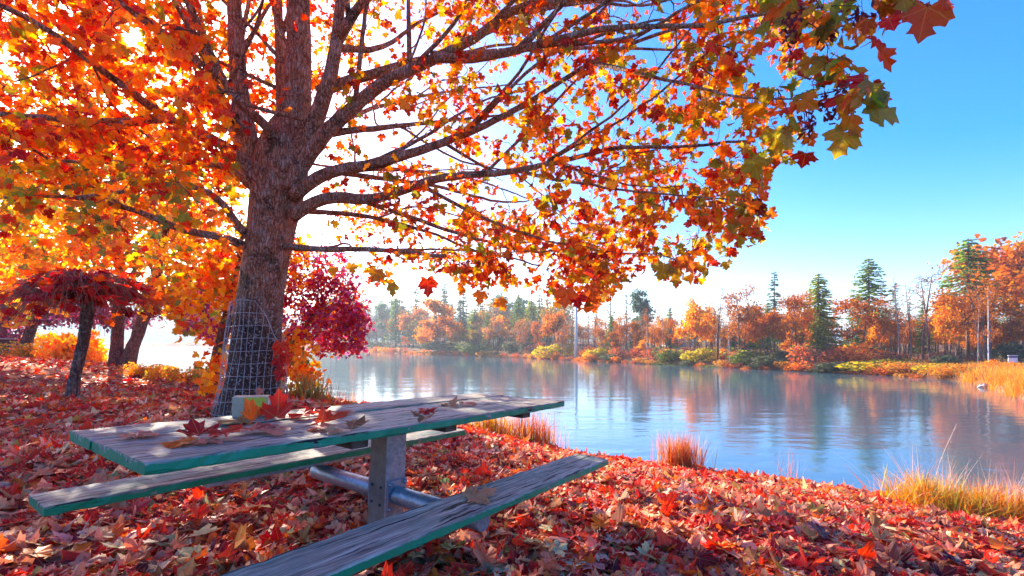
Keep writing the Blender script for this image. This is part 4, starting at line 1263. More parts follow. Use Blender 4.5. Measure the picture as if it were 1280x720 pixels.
# weeping tree with a dome of hanging twigs topped with caught red leaves
wb = G(89, 7.5)
weep = thing('weeping_tree', 'short grafted weeping tree, an umbrella of hanging brown twigs heaped with fallen red leaves', 'tree', wb)
wt = spline(np.array([[*wb, .10], [*W(93, 475, 7.5), .078], [*W(101, 440, 7.5), .074], [*W(107, 410, 7.5), .076], [*W(109, 385, 7.5), .085], [*W(108, 362, 7.5), .06]]), 24)
a = Acc(); tube(a, wt[:, :3], wt[:, 3], 14, rough=.04); link('trunk', a.mesh('trunk', M_BARK_DARK, True, wb), weep)
top = W(106, 366, 7.5); a = Acc(); tips = []
for q in range(520):
    th = rng.random() * 2 * pi; L = rng.uniform(.45, 1.08)
    o_ = np.array([cos(th), sin(th) * .9, 0])
    drop = rng.uniform(.12, .62) * (.5 + .5 * L)
    e = top + o_ * L * np.array([1.1, 1, 1]) + [0, 0, .22 * (1 - L * .6) - drop + (-.1 if o_[0] < 0 else .05)]
    mid = top + o_ * L * .55 + [0, 0, rng.uniform(.02, .30)]
    P = spline(np.array([top + rng.normal(size=3) * .05, mid, mid * .35 + e * .65 + [0, 0, .07], e]) + rng.normal(size=(4, 3)) * .025, 9)
    tube(a, P, np.linspace(.0065, .0025, 9), 4, cap=False); tips.append(P)
link('hanging_twigs', a.mesh('hanging_twigs', flat_mat('weeping_twig', (.16, .085, .05), (.40, .25, .15), 10), True, wb), weep)['kind'] = 'stuff'
tips = np.array(tips)
pp = tips[rng.integers(0, 520, 540), np.minimum(7, rng.integers(0, 8, 540))] + rng.normal(size=(540, 3)) * .05
pp[:, 2] += rng.random(540) * .06
up_ = pp[:, 2] > top[2] - .16 - .12 * rng.random(540)
pp = np.concatenate([pp[up_][:430], pp[~up_][:60]])
a = Acc(); n = len(pp)
for q in range(n):
    aa = Acc()
    out_ = pp[q] - top; out_[2] = 0
    d_ = unit(unit(out_) + rng.normal(size=3) * .5 + [0, 0, -.6]); n_ = unit(unit(out_) * .4 + [0, 0, 1] + rng.normal(size=3) * .4)
    if q < 110:
        add_leaves(aa, pp[q:q + 1], d_[None], n_[None], np.array([rng.uniform(.15, .24)]), pick(PAL_RED, 1), 1, .35)
        l_ = link('leaf', aa.mesh('leaf', M_LEAF, False, pp[q]), weep); l_.location = pp[q] - wb
    else:
        add_leaves(a, pp[q:q + 1], d_[None], n_[None], np.array([rng.uniform(.12, .2)]), pick(PAL_RED, 1), 1, .35)
link('caught_leaves', a.mesh('caught_leaves', M_LEAF, False, wb), weep)['kind'] = 'stuff'


# ------------------------------------------------------------------ shrubs, reeds and grasses
def bush_mesh(seed, n, pal, leaf, flatn=1.0, fill=.5):
    """unit bush: about 2 wide, 1 high"""
    r = np.random.default_rng(seed)
    nb = 9
    cs = np.stack([r.uniform(-.65, .65, nb), r.uniform(-.5, .5, nb), r.uniform(.15, .62, nb)], -1)
    rs = r.uniform(.25, .42, nb)
    w = r.choice(nb, n)
    v = unit(r.normal(size=(n, 3))) * (fill + (1 - fill) * r.random((n, 1)) ** .5)
    P = cs[w] + v * rs[w][:, None] * [1.1, 1, .95]
    P[:, 2] = np.abs(P[:, 2])
    a = Acc()
    C = pick(pal, n, r) * (.75 + .5 * r.random(nb))[w][:, None]
    add_leaves(a, P, unit(v + r.normal(size=(n, 3)) * .6), unit(v + r.normal(size=(n, 3)) * .7 + [0, 0, .5]), r.uniform(.6, 1.4, n) * leaf, C, 0, .2, False, r)
    b = Acc()
    for _ in range(26):
        t_ = r.random() * 2 * pi; e = np.array([cos(t_) * r.random() * .8, sin(t_) * r.random() * .6, r.uniform(.4, .95)])
        tube(b, spline(np.array([[e[0] * .15, e[1] * .15, -.05], e * [.5, .5, .55], e]), 5), np.linspace(.016, .005, 5), 3, cap=False)
    return a, b


def bush_proto(name, seed, n, pal, leaf, mat=M_FAR, twigm=M_TWIG, **k):
    a, b = bush_mesh(seed, n, pal, leaf, **k)
    return a.mesh('foliage', mat), b.mesh('stems', twigm, True)


def put_bush(name, label, pr, loc, w, h, d=None, group=None, cat='shrub', rz=0):
    root = thing(name, label, cat, loc, group)
    root.scale = (w / 2, (d or w * .8) / 2, h)
    root.rotation_euler = (0, 0, rz)
    for nm, me in (('foliage', pr[0]), ('stems', pr[1])):
        o = link(nm, me, root)
        if nm == 'foliage': o['kind'] = 'stuff'
    return root


near_yel = bush_proto('y', 51, 1500, PAL_YEL, .12, M_LEAF)
near_gold = bush_proto('g', 52, 2200, [(30, (.70, .34, .04)), (24, (.66, .22, .03)), (20, (.55, .42, .06)), (12, (.30, .30, .06)), (8, (.55, .10, .03))], .07, M_LEAF)
put_bush('shrub', 'bright yellow leafy shrub between the weeping tree and the left shore', near_yel, G(86, 18), 2.7, 1.35, 1.6)
put_bush('shrub', 'low orange yellow shrub left of the bright yellow shrub', near_gold, G(47, 19.5), 2.6, .8, 1.5)
put_bush('shrub', 'small yellow shrub showing right of the weeping tree trunk', near_yel, G(118, 17.5), 1.1, .75, .9, rz=2)
for q, (px, Y, w, h, lb) in enumerate([(182, 13.5, 1.1, .5, 'low golden shrub beside the foot of the twin trunked maple'), (207, 13, 1.2, .55, 'low golden shrub in the middle of the shore row behind the leaf slope'), (235, 12.4, 1.2, .55, 'low golden orange shrub at the right of the shore row beside the thin leaning trunk'),
                                      (22, 28, 3, .9, 'low rusty shrub on the shore behind the two left trunks'), (135, 20, 1.6, .5, 'low greyish green shrub between the twin trunks and the yellow shrub')]):
    put_bush('shrub', lb, near_gold, G(px, Y), w, h, w * .8, rz=q * 1.3)


def blades(acc, base, n, h, spread, pal, r, lean=.35, w=.004, curve=.5, jit=.35):
    P0 = np.array(base) + np.stack([r.normal(size=n) * spread[0], r.normal(size=n) * spread[1], np.zeros(n)], -1)
    P0[:, 2] = ground(P0[:, 0], P0[:, 1]) - .02
    H = h * r.uniform(1 - jit, 1 + jit * .5, n)
    th = r.random(n) * 2 * pi; ln = np.abs(r.normal(size=n)) * lean
    d = np.stack([np.cos(th) * ln, np.sin(th) * ln, np.ones(n)], -1)
    d /= np.linalg.norm(d, axis=1, keepdims=True)
    out_ = np.stack([np.cos(th), np.sin(th), -np.ones(n) * .3], -1)
    t = np.array([0, .35, .7, 1.0])
    C = P0[:, None] + (d[:, None] * t[None, :, None] + out_[:, None] * (ln * curve)[:, None, None] * (t ** 2.2)[None, :, None]) * H[:, None, None]
    wd = (w * r.uniform(.6, 1.4, n))[:, None] * np.array([1, .85, .55, .08])[None]
    s = np.stack([-np.sin(th + r.normal(size=n)), np.cos(th + r.normal(size=n)), np.zeros(n)], -1)
    V = np.stack([C - s[:, None] * wd[..., None], C + s[:, None] * wd[..., None]], 2).reshape(n, 8, 3)
    F = np.array([(0, 1, 3, 2), (2, 3, 5, 4), (4, 5, 7, 6)])
    FF = (np.arange(n)[:, None, None] * 8 + F[None]).reshape(-1, 4)
    col = np.repeat(pick(pal, n, r)[:, None], 8, 1)
    luv = np.zeros((n, 8, 3)); luv[..., 1] = np.repeat(t, 2)[None]; luv[..., 2] = r.random((n, 1))
    acc.add(V.reshape(-1, 3), FF, col=col.reshape(-1, 3), luv=luv.reshape(-1, 3))


M_BLADE = leaf_mat('grass_blade', .4, 0, 0, False, .6)
PAL_REED = [(30, (.42, .12, .05)), (26, (.50, .20, .07)), (20, (.34, .07, .04)), (14, (.55, .34, .12)), (6, (.30, .28, .06))]
PAL_GRASS = [(30, (.56, .32, .05)), (24, (.36, .36, .05)), (26, (.60, .22, .04)), (18, (.22, .28, .05)), (8, (.62, .46, .26))]
PAL_GREENG = [(34, (.20, .28, .06)), (26, (.36, .36, .07)), (20, (.50, .36, .10)), (10, (.45, .14, .05))]
PAL_STRAW = [(50, (.66, .52, .36)), (30, (.58, .38, .22)), (20, (.6, .3, .12))]


def clump(name, label, px, Y, parts, seed, group=None, cat='grass'):
    r = np.random.default_rng(seed)
    b = on_ground(px, Y)
    a = Acc()
    for n, h, sp_, pal, ln, w, dx in parts: blades(a, b + [dx, 0, 0], n, h, sp_, pal, r, ln, w)
    return tag(link(name, a.mesh(name, M_BLADE)), label, cat, group)


clump('reed_clump', 'rust red reed clump standing alone right of the near bench end', 851, 7.0, [(620, .52, (.15, .08), PAL_REED, .20, .004, 0), (80, .62, (.14, .07), PAL_STRAW, .25, .002, 0)], 1)
clump('reed_clump', 'yellow green and rust reed clump beyond the far end of the tabletop', 668, 7.9, [(420, .62, (.22, .08), PAL_REED, .16, .0045, 0), (150, .36, (.16, .08), PAL_GREENG, .2, .005, -.05)], 2)
clump('reed_clump', 'golden brown reed clump just under the far end of the tabletop', 615, 8.3, [(520, .52, (.24, .1), PAL_GRASS, .25, .005, 0), (160, .46, (.25, .1), PAL_REED, .2, .004, .1)], 3)
clump('reed_clump', 'sparse thin reed clump between the gold and the rust reeds at the table end', 640, 8.1, [(90, .5, (.12, .08), PAL_REED, .2, .003, 0)], 33)
clump('grass_tuft', 'green and yellow grass tuft right of the wired trunk', 384, 7.7, [(420, .46, (.17, .1), PAL_GREENG, .4, .006, 0), (80, .55, (.15, .1), PAL_REED, .3, .004, .05)], 4)
clump('grass_tuft', 'thin grey and rust stalks at the water right of the green tuft', 442, 8.8, [(130, .34, (.3, .1), PAL_REED, .4, .003, 0), (90, .3, (.3, .1), PAL_STRAW, .5, .003, .1)], 5)
clump('grass_tuft', 'few thin tall stalks on the lip of the bank in front of the open water', 987, 6.5, [(26, .50, (.09, .04), PAL_REED, .22, .003, 0), (160, .13, (.2, .06), PAL_GREENG, .8, .007, -.03)], 6)
clump('grass_tuft', 'small green weeds on the lip of the bank left of the thin tall stalks', 948, 6.7, [(120, .11, (.16, .05), PAL_GREENG, .9, .007, 0), (8, .26, (.05, .02), PAL_GREENG, .15, .003, 0)], 7)
clump('tall_grass', 'tall golden grass with pale bent blades at the left of the right hand grass bank', 1165, 5.85, [(800, .46, (.26, .18), PAL_GRASS, .5, .005, 0), (110, .74, (.16, .08), PAL_STRAW, .45, .003, -.02), (50, .5, (.05, .05), PAL_GREENG, .3, .009, -.1)], 8)
clump('tall_grass', 'golden green grass in the middle of the right hand grass bank', 1215, 5.7, [(950, .38, (.28, .18), PAL_GRASS, .6, .005, 0), (550, .32, (.24, .14), PAL_GREENG, .6, .006, .02)], 9)
clump('tall_grass', 'rusty orange grass at the right edge of the near bank', 1268, 5.6, [(950, .48, (.26, .18), PAL_REED + [(60, (.62, .30, .05)), (40, (.40, .36, .06))], .45, .005, 0), (110, .74, (.22, .1), PAL_STRAW, .4, .003, -.1)], 10)
r = np.random.default_rng(77); a = Acc()
st0 = on_ground(1160, 5.9); stp = W(1196, 530, 5.9)
tube(a, spline(np.array([st0, st0 * .45 + stp * .55 + [-.03, 0, .05], stp]), 10), np.linspace(.004, .0025, 10), 5)
for _ in range(70):
    p = st0 * .1 + stp * .9 + (stp - st0) * r.uniform(-.22, .1) + r.normal(size=3) * .006
    e = p + unit(stp - st0 + r.normal(size=3) * .25) * r.uniform(.02, .05); s = np.array([.0025, .001, 0])
    a.add([p - s, p + s, e], [(0, 1, 2)])
tag(link('grass_stalk', a.mesh('grass_stalk', flat_mat('dry_stalk', (.50, .40, .30), (.66, .55, .46), 20))), 'single tall pale seed stalk leaning right out of the tall golden grass', 'grass')

# ------------------------------------------------------------------ far bank: tree prototypes one unit high
def far_broad(seed, pal, blobs, ntrunk=1, nleaf=8, lsize=.022, twig=.0016, lean=.06, tr=.016, barkm=M_BARK_DARK, twm=M_REDTWIG, top=.9, leafmat=M_FAR):
    r = np.random.default_rng(seed)
    nodes, a = [], Acc()
    for t in range(ntrunk):
        x = (t - (ntrunk - 1) / 2) * .05
        e = np.array([x * 3 + r.normal() * lean, r.normal() * lean, top * r.uniform(.85, 1)])
        P = spline(np.array([[x, 0, -.03], [x + .2 * e[0] + r.normal() * .01, e[1] * .2, .33 * e[2]], [x * .5 + .55 * e[0], e[1] * .5, .66 * e[2]], e]), 22)
        tube(a, P, np.linspace(tr, tr * .22, 22), 7, rough=.05, r=r)
        nodes.append(P[5:])
    nodes = np.concatenate(nodes)
    tg = []
    for c, rad, n in blobs:                       # each mass breaks up into smaller sprays with gaps between
        k = max(4, n // 14)
        sub = np.array(c) + unit(r.normal(size=(k, 3))) * r.random((k, 1)) ** .45 * np.array(rad)
        w = r.integers(0, k, n)
        tg.append(sub[w] + r.normal(size=(n, 3)) * np.array(rad).mean() * np.array([.22, .22, .13]))
    tg = np.concatenate(tg)
    tg[:, 2] = np.clip(tg[:, 2], .08, 1.02)
    ND, ch, cnt = attract(nodes, tg, nodes[0], r, 4, .04)
    b = Acc(); P, D = [], []
    for ids in ch:
        pts = ND[ids]
        rr = np.array([twig * max(1, cnt[q]) ** .5 for q in ids]); rr[0] = rr[1]
        rr = np.maximum.accumulate(rr[::-1])[::-1]
        tube(b, pts, rr, 3, cap=False)
        n = int(r.poisson(nleaf))
        if n:
            f = (len(pts) - 1) * (1 - r.random(n) * .8); q = np.minimum(f.astype(int), len(pts) - 2); fr = (f - q)[:, None]
            P.append(pts[q] * (1 - fr) + pts[q + 1] * fr + r.normal(size=(n, 3)) * lsize * 1.3); D.append(unit(r.normal(size=(n, 3)) - [0, 0, .4]))
    c = Acc()
    if P:
        P = np.concatenate(P); D = np.concatenate(D); n = len(P)
        add_leaves(c, P, D, unit(r.normal(size=(n, 3)) + [0, -.2, .4]), r.uniform(.6, 1.4, n) * lsize, pick(pal, n, r), 0, .2, False, r)
    return [('trunk', a.mesh('trunk', barkm, True)), ('branches', b.mesh('branches', twm, True)), ('foliage', c.mesh('foliage', leafmat))]


def far_conifer(seed, pal, crown0, width, n_lev, n_br, droop=.35, power=.9, dens=1.0, tr=.014, ragged=.3, needle=.028):
    r = np.random.default_rng(seed)
    a = Acc(); tube(a, np.array([(0, 0, -.03), (0.004, 0, .4), (0, .003, .75), (0, 0, .995)]), [tr, tr * .75, tr * .4, .002], 7)
    b = Acc(); P, D, N = [], [], []
    for lv in range(n_lev):
        t = (lv + r.random() * .6) / n_lev
        z = crown0 + (1 - crown0) * t * .985
        for q in range(n_br):
            L = width * ((1 - t) ** power + .03) * r.uniform(1 - ragged, 1 + ragged * .4)
            th = r.random() * 2 * pi
            d = np.array([cos(th), sin(th), 0])
            s = np.linspace(0, 1, 6)[:, None]
            pts = np.array([0, 0, z]) + d * L * s + np.array([0, 0, 1.0]) * (L * (-droop * s * (1.3 - .6 * s) + .12 * s ** 3))
            tube(b, pts, np.linspace(.003, .0008, 6), 3, cap=False)
            n = max(3, int(L / needle * 4.2 * dens))
            f = r.random(n) ** .8 * 5; k = np.minimum(f.astype(int), 4); fr = (f - k)[:, None]
            p = pts[k] * (1 - fr) + pts[k + 1] * fr
            sd = np.cross(d, [0, 0, 1.0]) * r.choice([-1, 1], n)[:, None]
            P.append(p); D.append(unit(d * .6 + sd * r.uniform(.2, 1, (n, 1)) + np.array([0, 0, -.35]) + r.normal(size=(n, 3)) * .15)); N.append(unit(np.array([0, 0, 1.0]) + r.normal(size=(n, 3)) * .5))
    P, D, N = map(np.concatenate, (P, D, N)); n = len(P)
    side = unit(np.cross(D, N)); ln = needle * r.uniform(.7, 1.4, n)[:, None]; w = ln * .22
    V = np.stack([P - side * w * .5, P + D * ln * .55 - side * w, P + D * ln, P + D * ln * .55 + side * w], 1).reshape(-1, 3)
    c = Acc()
    col = np.repeat(pick(pal, n, r)[:, None], 4, 1).reshape(-1, 3)
    c.add(V, np.arange(n * 4).reshape(-1, 4), col=col, luv=np.tile(r.random((n, 1)), (1, 4)).reshape(-1, 1) * [[0, 0, 1]])
    return [('trunk', a.mesh('trunk', M_BARK_DARK, True)), ('branches', b.mesh('branches', M_TWIG, True)), ('foliage', c.mesh('foliage', M_FAR))]


P_OR = [(40, (.46, .165, .006)), (22, (.40, .11, .006)), (24, (.52, .24, .008)), (14, (.30, .10, .012))]
P_RUST = [(36, (.32, .11, .018)), (28, (.38, .13, .012)), (20, (.24, .085, .025)), (14, (.44, .18, .014))]
P_REDR = [(36, (.38, .11, .012)), (28, (.28, .08, .018)), (20, (.44, .16, .01))]
P_PINK = [(36, (.28, .15, .09)), (28, (.22, .11, .07)), (20, (.34, .19, .10))]
P_OLIVE = [(36, (.22, .20, .05)), (28, (.30, .22, .04)), (20, (.16, .15, .05)), (14, (.36, .18, .04))]
P_GOLD = [(40, (.62, .34, .03)), (26, (.66, .26, .03)), (20, (.46, .36, .05)), (12, (.5, .14, .03))]
P_GRN = [(40, (.13, .24, .05)), (30, (.20, .32, .05)), (20, (.08, .16, .05))]
P_BLUG = [(40, (.08, .16, .11)), (30, (.11, .19, .11)), (20, (.06, .11, .07))]
P_YGRN = [(40, (.22, .32, .05)), (30, (.32, .38, .05)), (20, (.12, .20, .05))]
PRO = {
    'orange': far_broad(61, P_OR, [((0, 0, .66), (.30, .28, .30), 150), ((-.2, 0, .5), (.2, .2, .16), 50), ((.2, 0, .5), (.2, .2, .18), 50)], nleaf=16, lsize=.03),
    'orange2': far_broad(62, P_OR, [((0, 0, .70), (.17, .17, .26), 110), ((-.16, 0, .42), (.22, .2, .18), 80), ((.18, 0, .42), (.20, .2, .16), 70)], nleaf=14, lsize=.028),
    'gold': far_broad(63, P_GOLD, [((0, 0, .68), (.22, .22, .26), 130), ((-.15, .05, .45), (.2, .2, .14), 50), ((.14, 0, .5), (.2, .2, .2), 50)], nleaf=13, lsize=.03),
    'rust': far_broad(64, P_RUST, [((0, 0, .62), (.25, .25, .33), 260), ((.1, 0, .4), (.22, .2, .2), 70)], 2, nleaf=7, lsize=.019, twig=.0013),
    'rust2': far_broad(65, P_REDR, [((0, 0, .70), (.34, .3, .20), 170), ((-.22, 0, .5), (.24, .2, .14), 80), ((.24, 0, .46), (.22, .2, .15), 70)], nleaf=9, lsize=.02, twig=.0014),
    'twiggy': far_broad(66, P_RUST, [((0, 0, .60), (.26, .26, .38), 330)], 3, nleaf=3.2, lsize=.015, twig=.0012, twm=M_REDTWIG),
    'pink': far_broad(67, P_PINK, [((0, 0, .56), (.30, .3, .42), 380)], 4, nleaf=2.5, lsize=.014, twig=.0012, tr=.010, twm=M_GREYTWIG),
    'bare': far_broad(68, P_PINK, [((0, 0, .76), (.22, .22, .24), 200), ((0, 0, .5), (.18, .18, .16), 30)], 2, nleaf=.8, lsize=.014, twig=.0013, tr=.014, twm=M_GREYTWIG, barkm=M_BARK_RED),
    'bare2': far_broad(69, P_PINK, [((0, 0, .7), (.10, .10, .30), 110)], 1, nleaf=.5, lsize=.012, twig=.0013, tr=.010, twm=M_GREYTWIG, barkm=M_GREYTWIG, top=1.0),
    'birch': far_broad(70, P_RUST, [((.04, 0, .60), (.22, .2, .36), 260)], 1, nleaf=3.5, lsize=.016, twig=.0012, tr=.011, barkm=M_PALE, lean=.03, top=1.0),
    'fir': far_conifer(71, P_GRN, .12, .20, 36, 9, droop=.35, power=.75, ragged=.35),
    'spire': far_conifer(72, P_GRN, .40, .20, 26, 9, droop=.45, power=.55, ragged=.45, dens=.9),
    'hemlock': far_conifer(73, P_YGRN, .06, .27, 40, 11, droop=.45, power=.62, ragged=.30, dens=1.1),
    'blue': far_conifer(74, P_BLUG, .15, .17, 32, 8, droop=.35, power=.9, ragged=.4),
    'thin': far_conifer(75, P_BLUG, .30, .10, 26, 5, droop=.5, power=.8, ragged=.5, dens=.7),
    'olive': far_broad(78, P_OLIVE, [((0, 0, .62), (.26, .26, .32), 220), ((.1, 0, .4), (.24, .2, .2), 80)], 2, nleaf=8, lsize=.022, twig=.0013),
    'round': far_broad(76, P_BLUG, [((0, 0, .74), (.20, .2, .24), 170), ((0, 0, .45), (.22, .2, .2), 80)], nleaf=16, lsize=.026),
}
NAMES = {'orange': 'orange_tree', 'orange2': 'orange_tree', 'gold': 'golden_tree', 'rust': 'rusty_tree', 'rust2': 'rusty_tree', 'twiggy': 'rusty_tree', 'pink': 'bare_tree', 'bare': 'bare_tree', 'bare2': 'bare_tree', 'birch': 'birch_tree',
         'fir': 'fir_tree', 'spire': 'fir_tree', 'hemlock': 'hemlock_tree', 'blue': 'fir_tree', 'thin': 'fir_tree', 'olive': 'olive_leafed_tree', 'round': 'evergreen_tree'}
NAMES['orange'] = NAMES['orange2'] = 'autumn_tree'


def far_tree(kind, px, Y, topy, label, group=None, ws=1.0, rz=None, parts=True):
    Y = max(Y, float(np.interp((px - 640) / FPX, far_x, far_y)) + 1.3)
    b = on_ground(px, Y)
    h = CAMZ - (topy - HZN) / FPX * Y - b[2]
    root = thing(NAMES[kind], label, 'tree', b, group)
    root.scale = (h * ws, h * ws, h)
    root.rotation_euler = (0, 0, rng.random() * 6.28 if rz is None else rz)
    for nm, me in PRO[kind]:
        if len(me.vertices) == 0: continue
        o = link(nm, me, root)
        if nm != 'trunk': o['kind'] = 'stuff'
    return root


FB = 'trees standing along the far bank'
for kind, px, Y, ty, ws, lb in [
    ('orange', 1288, 46, 266, 1.1, 'tall bright orange tree at the right edge of the far bank, taller than its neighbours'),
    ('spire', 1210, 42.5, 296, 1.1, 'tall dark green fir rising behind the orange clump near the right edge'),
    ('orange', 1199, 42, 352, .9, 'orange leafed tree just below and left of the tall dark fir'),
    ('twiggy', 1232, 38, 328, 1.15, 'broad twiggy brown orange tree in front of the tall orange tree at the right edge'),
    ('birch', 1236, 35, 346, .6, 'pale trunked tree with brown twigs at the right, left of the small white board'),
    ('birch', 1222, 36, 372, .5, 'short pale trunked tree beside the taller pale trunk at the right'),
    ('gold', 1186, 40, 378, .8, 'golden orange tree at the left foot of the right hand clump'),
    ('orange2', 1264, 40, 368, .8, 'orange brown tree below the tallest orange tree at the right edge'),
    ('bare', 1157, 40, 327, 1.0, 'tall bare grey tree with two trunks standing against the sky right of the spire fir'),
    ('bare2', 1124, 40, 344, 1.2, 'slender bare tree just left of the two trunked bare tree'),
    ('bare2', 1138, 43, 350, 1.0, 'thin bare trunk between the slender bare tree and the two trunked one'),
    ('thin', 1119, 56, 352, 1.0, 'small pale fir tip behind the slender bare tree'),
    ('rust', 1116, 44, 378, .8, 'red brown tree at the foot of the slender bare tree'),
    ('orange2', 1140, 54, 395, .9, 'low orange tree far behind the bare trunks'),
    ('rust2', 1080, 43, 360, .92, 'wide spreading rusty red tree in front of the plume shaped fir'),
    ('spire', 1086, 54, 321, 1.15, 'plume shaped green fir with a bare lower trunk above the spreading rusty tree'),
    ('gold', 1094, 47, 396, .8, 'dull golden tree under the plume shaped fir'),
    ('hemlock', 1023, 48, 340, 1.1, 'full yellowish green conifer standing alone in the gap left of the white shed'),
    ('rust2', 990, 45, 357, .66, 'red orange tree directly left of the full yellowish green conifer'),
    ('rust', 1000, 47, 362, .8, 'twiggy rust tree against the sky left of the full yellowish green conifer'),
    ('blue', 968, 64, 337, 1.0, 'tall bluish fir poking above the rusty trees in the middle of the right bank'),
    ('orange', 952, 50, 378, .8, 'orange tree under the tall bluish fir'),
    ('rust', 928, 47, 352, .75, 'tall twiggy red brown tree left of the tall bluish fir'),
    ('rust2', 936, 50, 372, .6, 'reddish tree between the twiggy red brown tree and the orange one'),
    ('birch', 912, 42, 364, .8, 'pale leaning trunk with rusty twigs at the water edge before the red brown trees'),
    ('bare', 897, 50, 356, .9, 'bare grey branched tree between the golden tree and the pale leaning trunk'),
    ('gold', 872, 53, 370, .8, 'golden yellow tree left of the bare grey branched tree'),
    ('gold', 886, 56, 380, .7, 'smaller golden tree behind the golden yellow one'),
    ('rust2', 847, 62, 391, .6, 'rust red tree above the grey house roof'),
    ('thin', 838, 68, 383, 1.1, 'narrow dark fir left of the grey house roof'),
    ('rust', 826, 60, 393, .7, 'rust tree left of the narrow dark fir'),
    ('bare2', 829, 57, 384, 1.0, 'thin pinkish bare trunk in front of the narrow dark fir'),
    ('birch', 808, 56, 382, .32, 'thin pale birch trunk standing at the water in the middle of the far bank'),
    ('round', 801, 80, 362, .9, 'tall rounded bluish evergreen in the middle of the far wood'),
    ('twiggy', 814, 64, 396, .8, 'russet twiggy tree right of the thin pale birch'),
    ('orange2', 795, 66, 398, .7, 'orange tree left of the thin pale birch'),
    ('gold', 802, 60, 424, 1.1, 'small yellow tree at the foot of the thin pale birch'),
    ('thin', 783, 80, 366, 1.0, 'needle thin fir left of the rounded bluish evergreen'),
    ('thin', 763, 82, 362, 1.1, 'needle thin fir standing second left of the rounded bluish evergreen'),
    ('thin', 746, 84, 376, 1.1, 'short thin fir right of the tall white pole'),
    ('rust', 776, 68, 390, .8, 'rusty tree between the two needle thin firs'),
    ('orange2', 768, 66, 412, 1.0, 'small bright orange tree low in front of the needle thin firs'),
    ('rust', 752, 68, 396, .8, 'russet tree right of the tall white pole'),
    ('pink', 736, 66, 406, 1.0, 'pinkish bare thicket tree right beside the tall white pole'),
    ('orange', 693, 76, 380, .8, 'orange red tree left of the tall white pole'),
    ('pink', 704, 70, 400, .9, 'pinkish bare tree left beside the tall white pole'),
    ('hemlock', 664, 100, 372, 1.0, 'pale green conifer in the haze left of the orange red tree'),
    ('blue', 648, 108, 366, 1.1, 'blue grey fir left of the pale green conifer in the haze'),
    ('rust2', 672, 82, 396, .6, 'dull rust tree in the haze below the pale green conifer'),
    ('pink', 645, 84, 402, 1.1, 'wide pinkish grey bare tree below the blue grey fir'),
    ('bare', 622, 88, 396, 1.0, 'grey bare tree in the haze at the middle of the far wood'),
    ('pink', 606, 92, 400, 1.0, 'pinkish bare tree right of the large two toned orange tree'),
    ('blue', 601, 115, 358, 1.1, 'tall hazy blue fir right of the large two toned orange tree'),
    ('blue', 627, 112, 362, 1.1, 'hazy blue fir between the two taller blue firs'),
    ('blue', 579, 122, 354, 1.1, 'tall hazy blue fir just behind the large two toned orange tree'),
    ('orange2', 548, 92, 367, 1.15, 'large orange and yellow tree with wide low sides at the far water edge'),
    ('gold', 530, 90, 404, 1.1, 'yellow tree at the left foot of the large orange and yellow tree'),
    ('orange', 572, 94, 404, .9, 'low orange tree at the right foot of the large orange and yellow tree'),
    ('orange', 516, 128, 376, .9, 'hazy orange tree left behind the large orange and yellow tree'),
    ('orange', 494, 138, 386, .9, 'faded orange tree in the haze at the left end of the far wood'),
    ('rust2', 507, 115, 418, .7, 'low faded red tree at the far water edge left of the large orange tree'),
    ('blue', 520, 150, 352, 1.2, 'pale blue fir almost lost in the haze behind the faded orange tree'),
    ('blue', 556, 140, 352, 1.2, 'pale blue fir in the haze behind the large orange and yellow tree'),
    ('round', 480, 150, 378, .9, 'pale grey green tree in the haze at the left end of the far wood'),
    ('pink', 466, 150, 392, 1.1, 'pale bare tree beside the plum tree leaves in the haze'),
    ('orange', 452, 160, 392, .8, 'very faded orange tree just right of the plum tree leaves')]:
    far_tree(kind, px, Y, ty, lb, FB, ws)
MARKS = [(600, 'behind the large two toned orange tree'), (650, 'near the pale green conifer'), (700, 'left of the tall white pole'), (752, 'right of the tall white pole'), (805, 'around the pale birch'), (850, 'around the grey house'), (890, 'behind the golden yellow trees'),
         (935, 'behind the red brown trees'), (975, 'under the tall bluish fir'), (1025, 'around the full yellowish green conifer'), (1090, 'around the plume shaped fir'), (1150, 'behind the two trunked bare tree'), (1205, 'under the dark green fir at the right'), (1275, 'at the foot of the tall right edge tree')]
WHAT = {'thin': 'small dark fir', 'blue': 'small blue green fir', 'orange2': 'orange tree', 'bare2': 'slender bare trunk', 'pink': 'grey pink bare tree', 'bare': 'grey branched tree', 'olive': 'olive brown tree', 'fir': 'green fir', 'rust': 'rusty twiggy tree', 'rust2': 'red brown tree', 'twiggy': 'brown twiggy tree', 'gold': 'golden tree', 'hemlock': 'green conifer', 'round': 'rounded evergreen'}
def near_mark(px): return min(MARKS, key=lambda q: abs(q[0] - px))[1]
bgk = ['rust', 'olive', 'bare', 'twiggy', 'orange2', 'olive', 'pink', 'twiggy', 'thin', 'blue', 'gold', 'fir', 'pink', 'bare', 'rust2', 'fir', 'bare2']
for q in range(130):
    px = 585 + 720 * (q + rng.random()) / 130
    Y = np.interp((px - 640) / FPX, far_x, far_y) + rng.uniform(9, 32)
    k = bgk[int(rng.integers(len(bgk)))]
    if px > 1170: Y = max(Y, 44 + 8 * rng.random())
    ty = rng.uniform(388, 412) - (px > 860) * rng.uniform(0, 14)
    if k in ('thin', 'blue', 'fir', 'bare', 'bare2'): ty -= 13
    if 1030 < px < 1062: ty = 424
    far_tree(k, px, Y, ty, '%s in the wood %s' % (WHAT[k], near_mark(px)), 'trees filling the wood behind the far bank', rng.uniform(.85, 1.3))
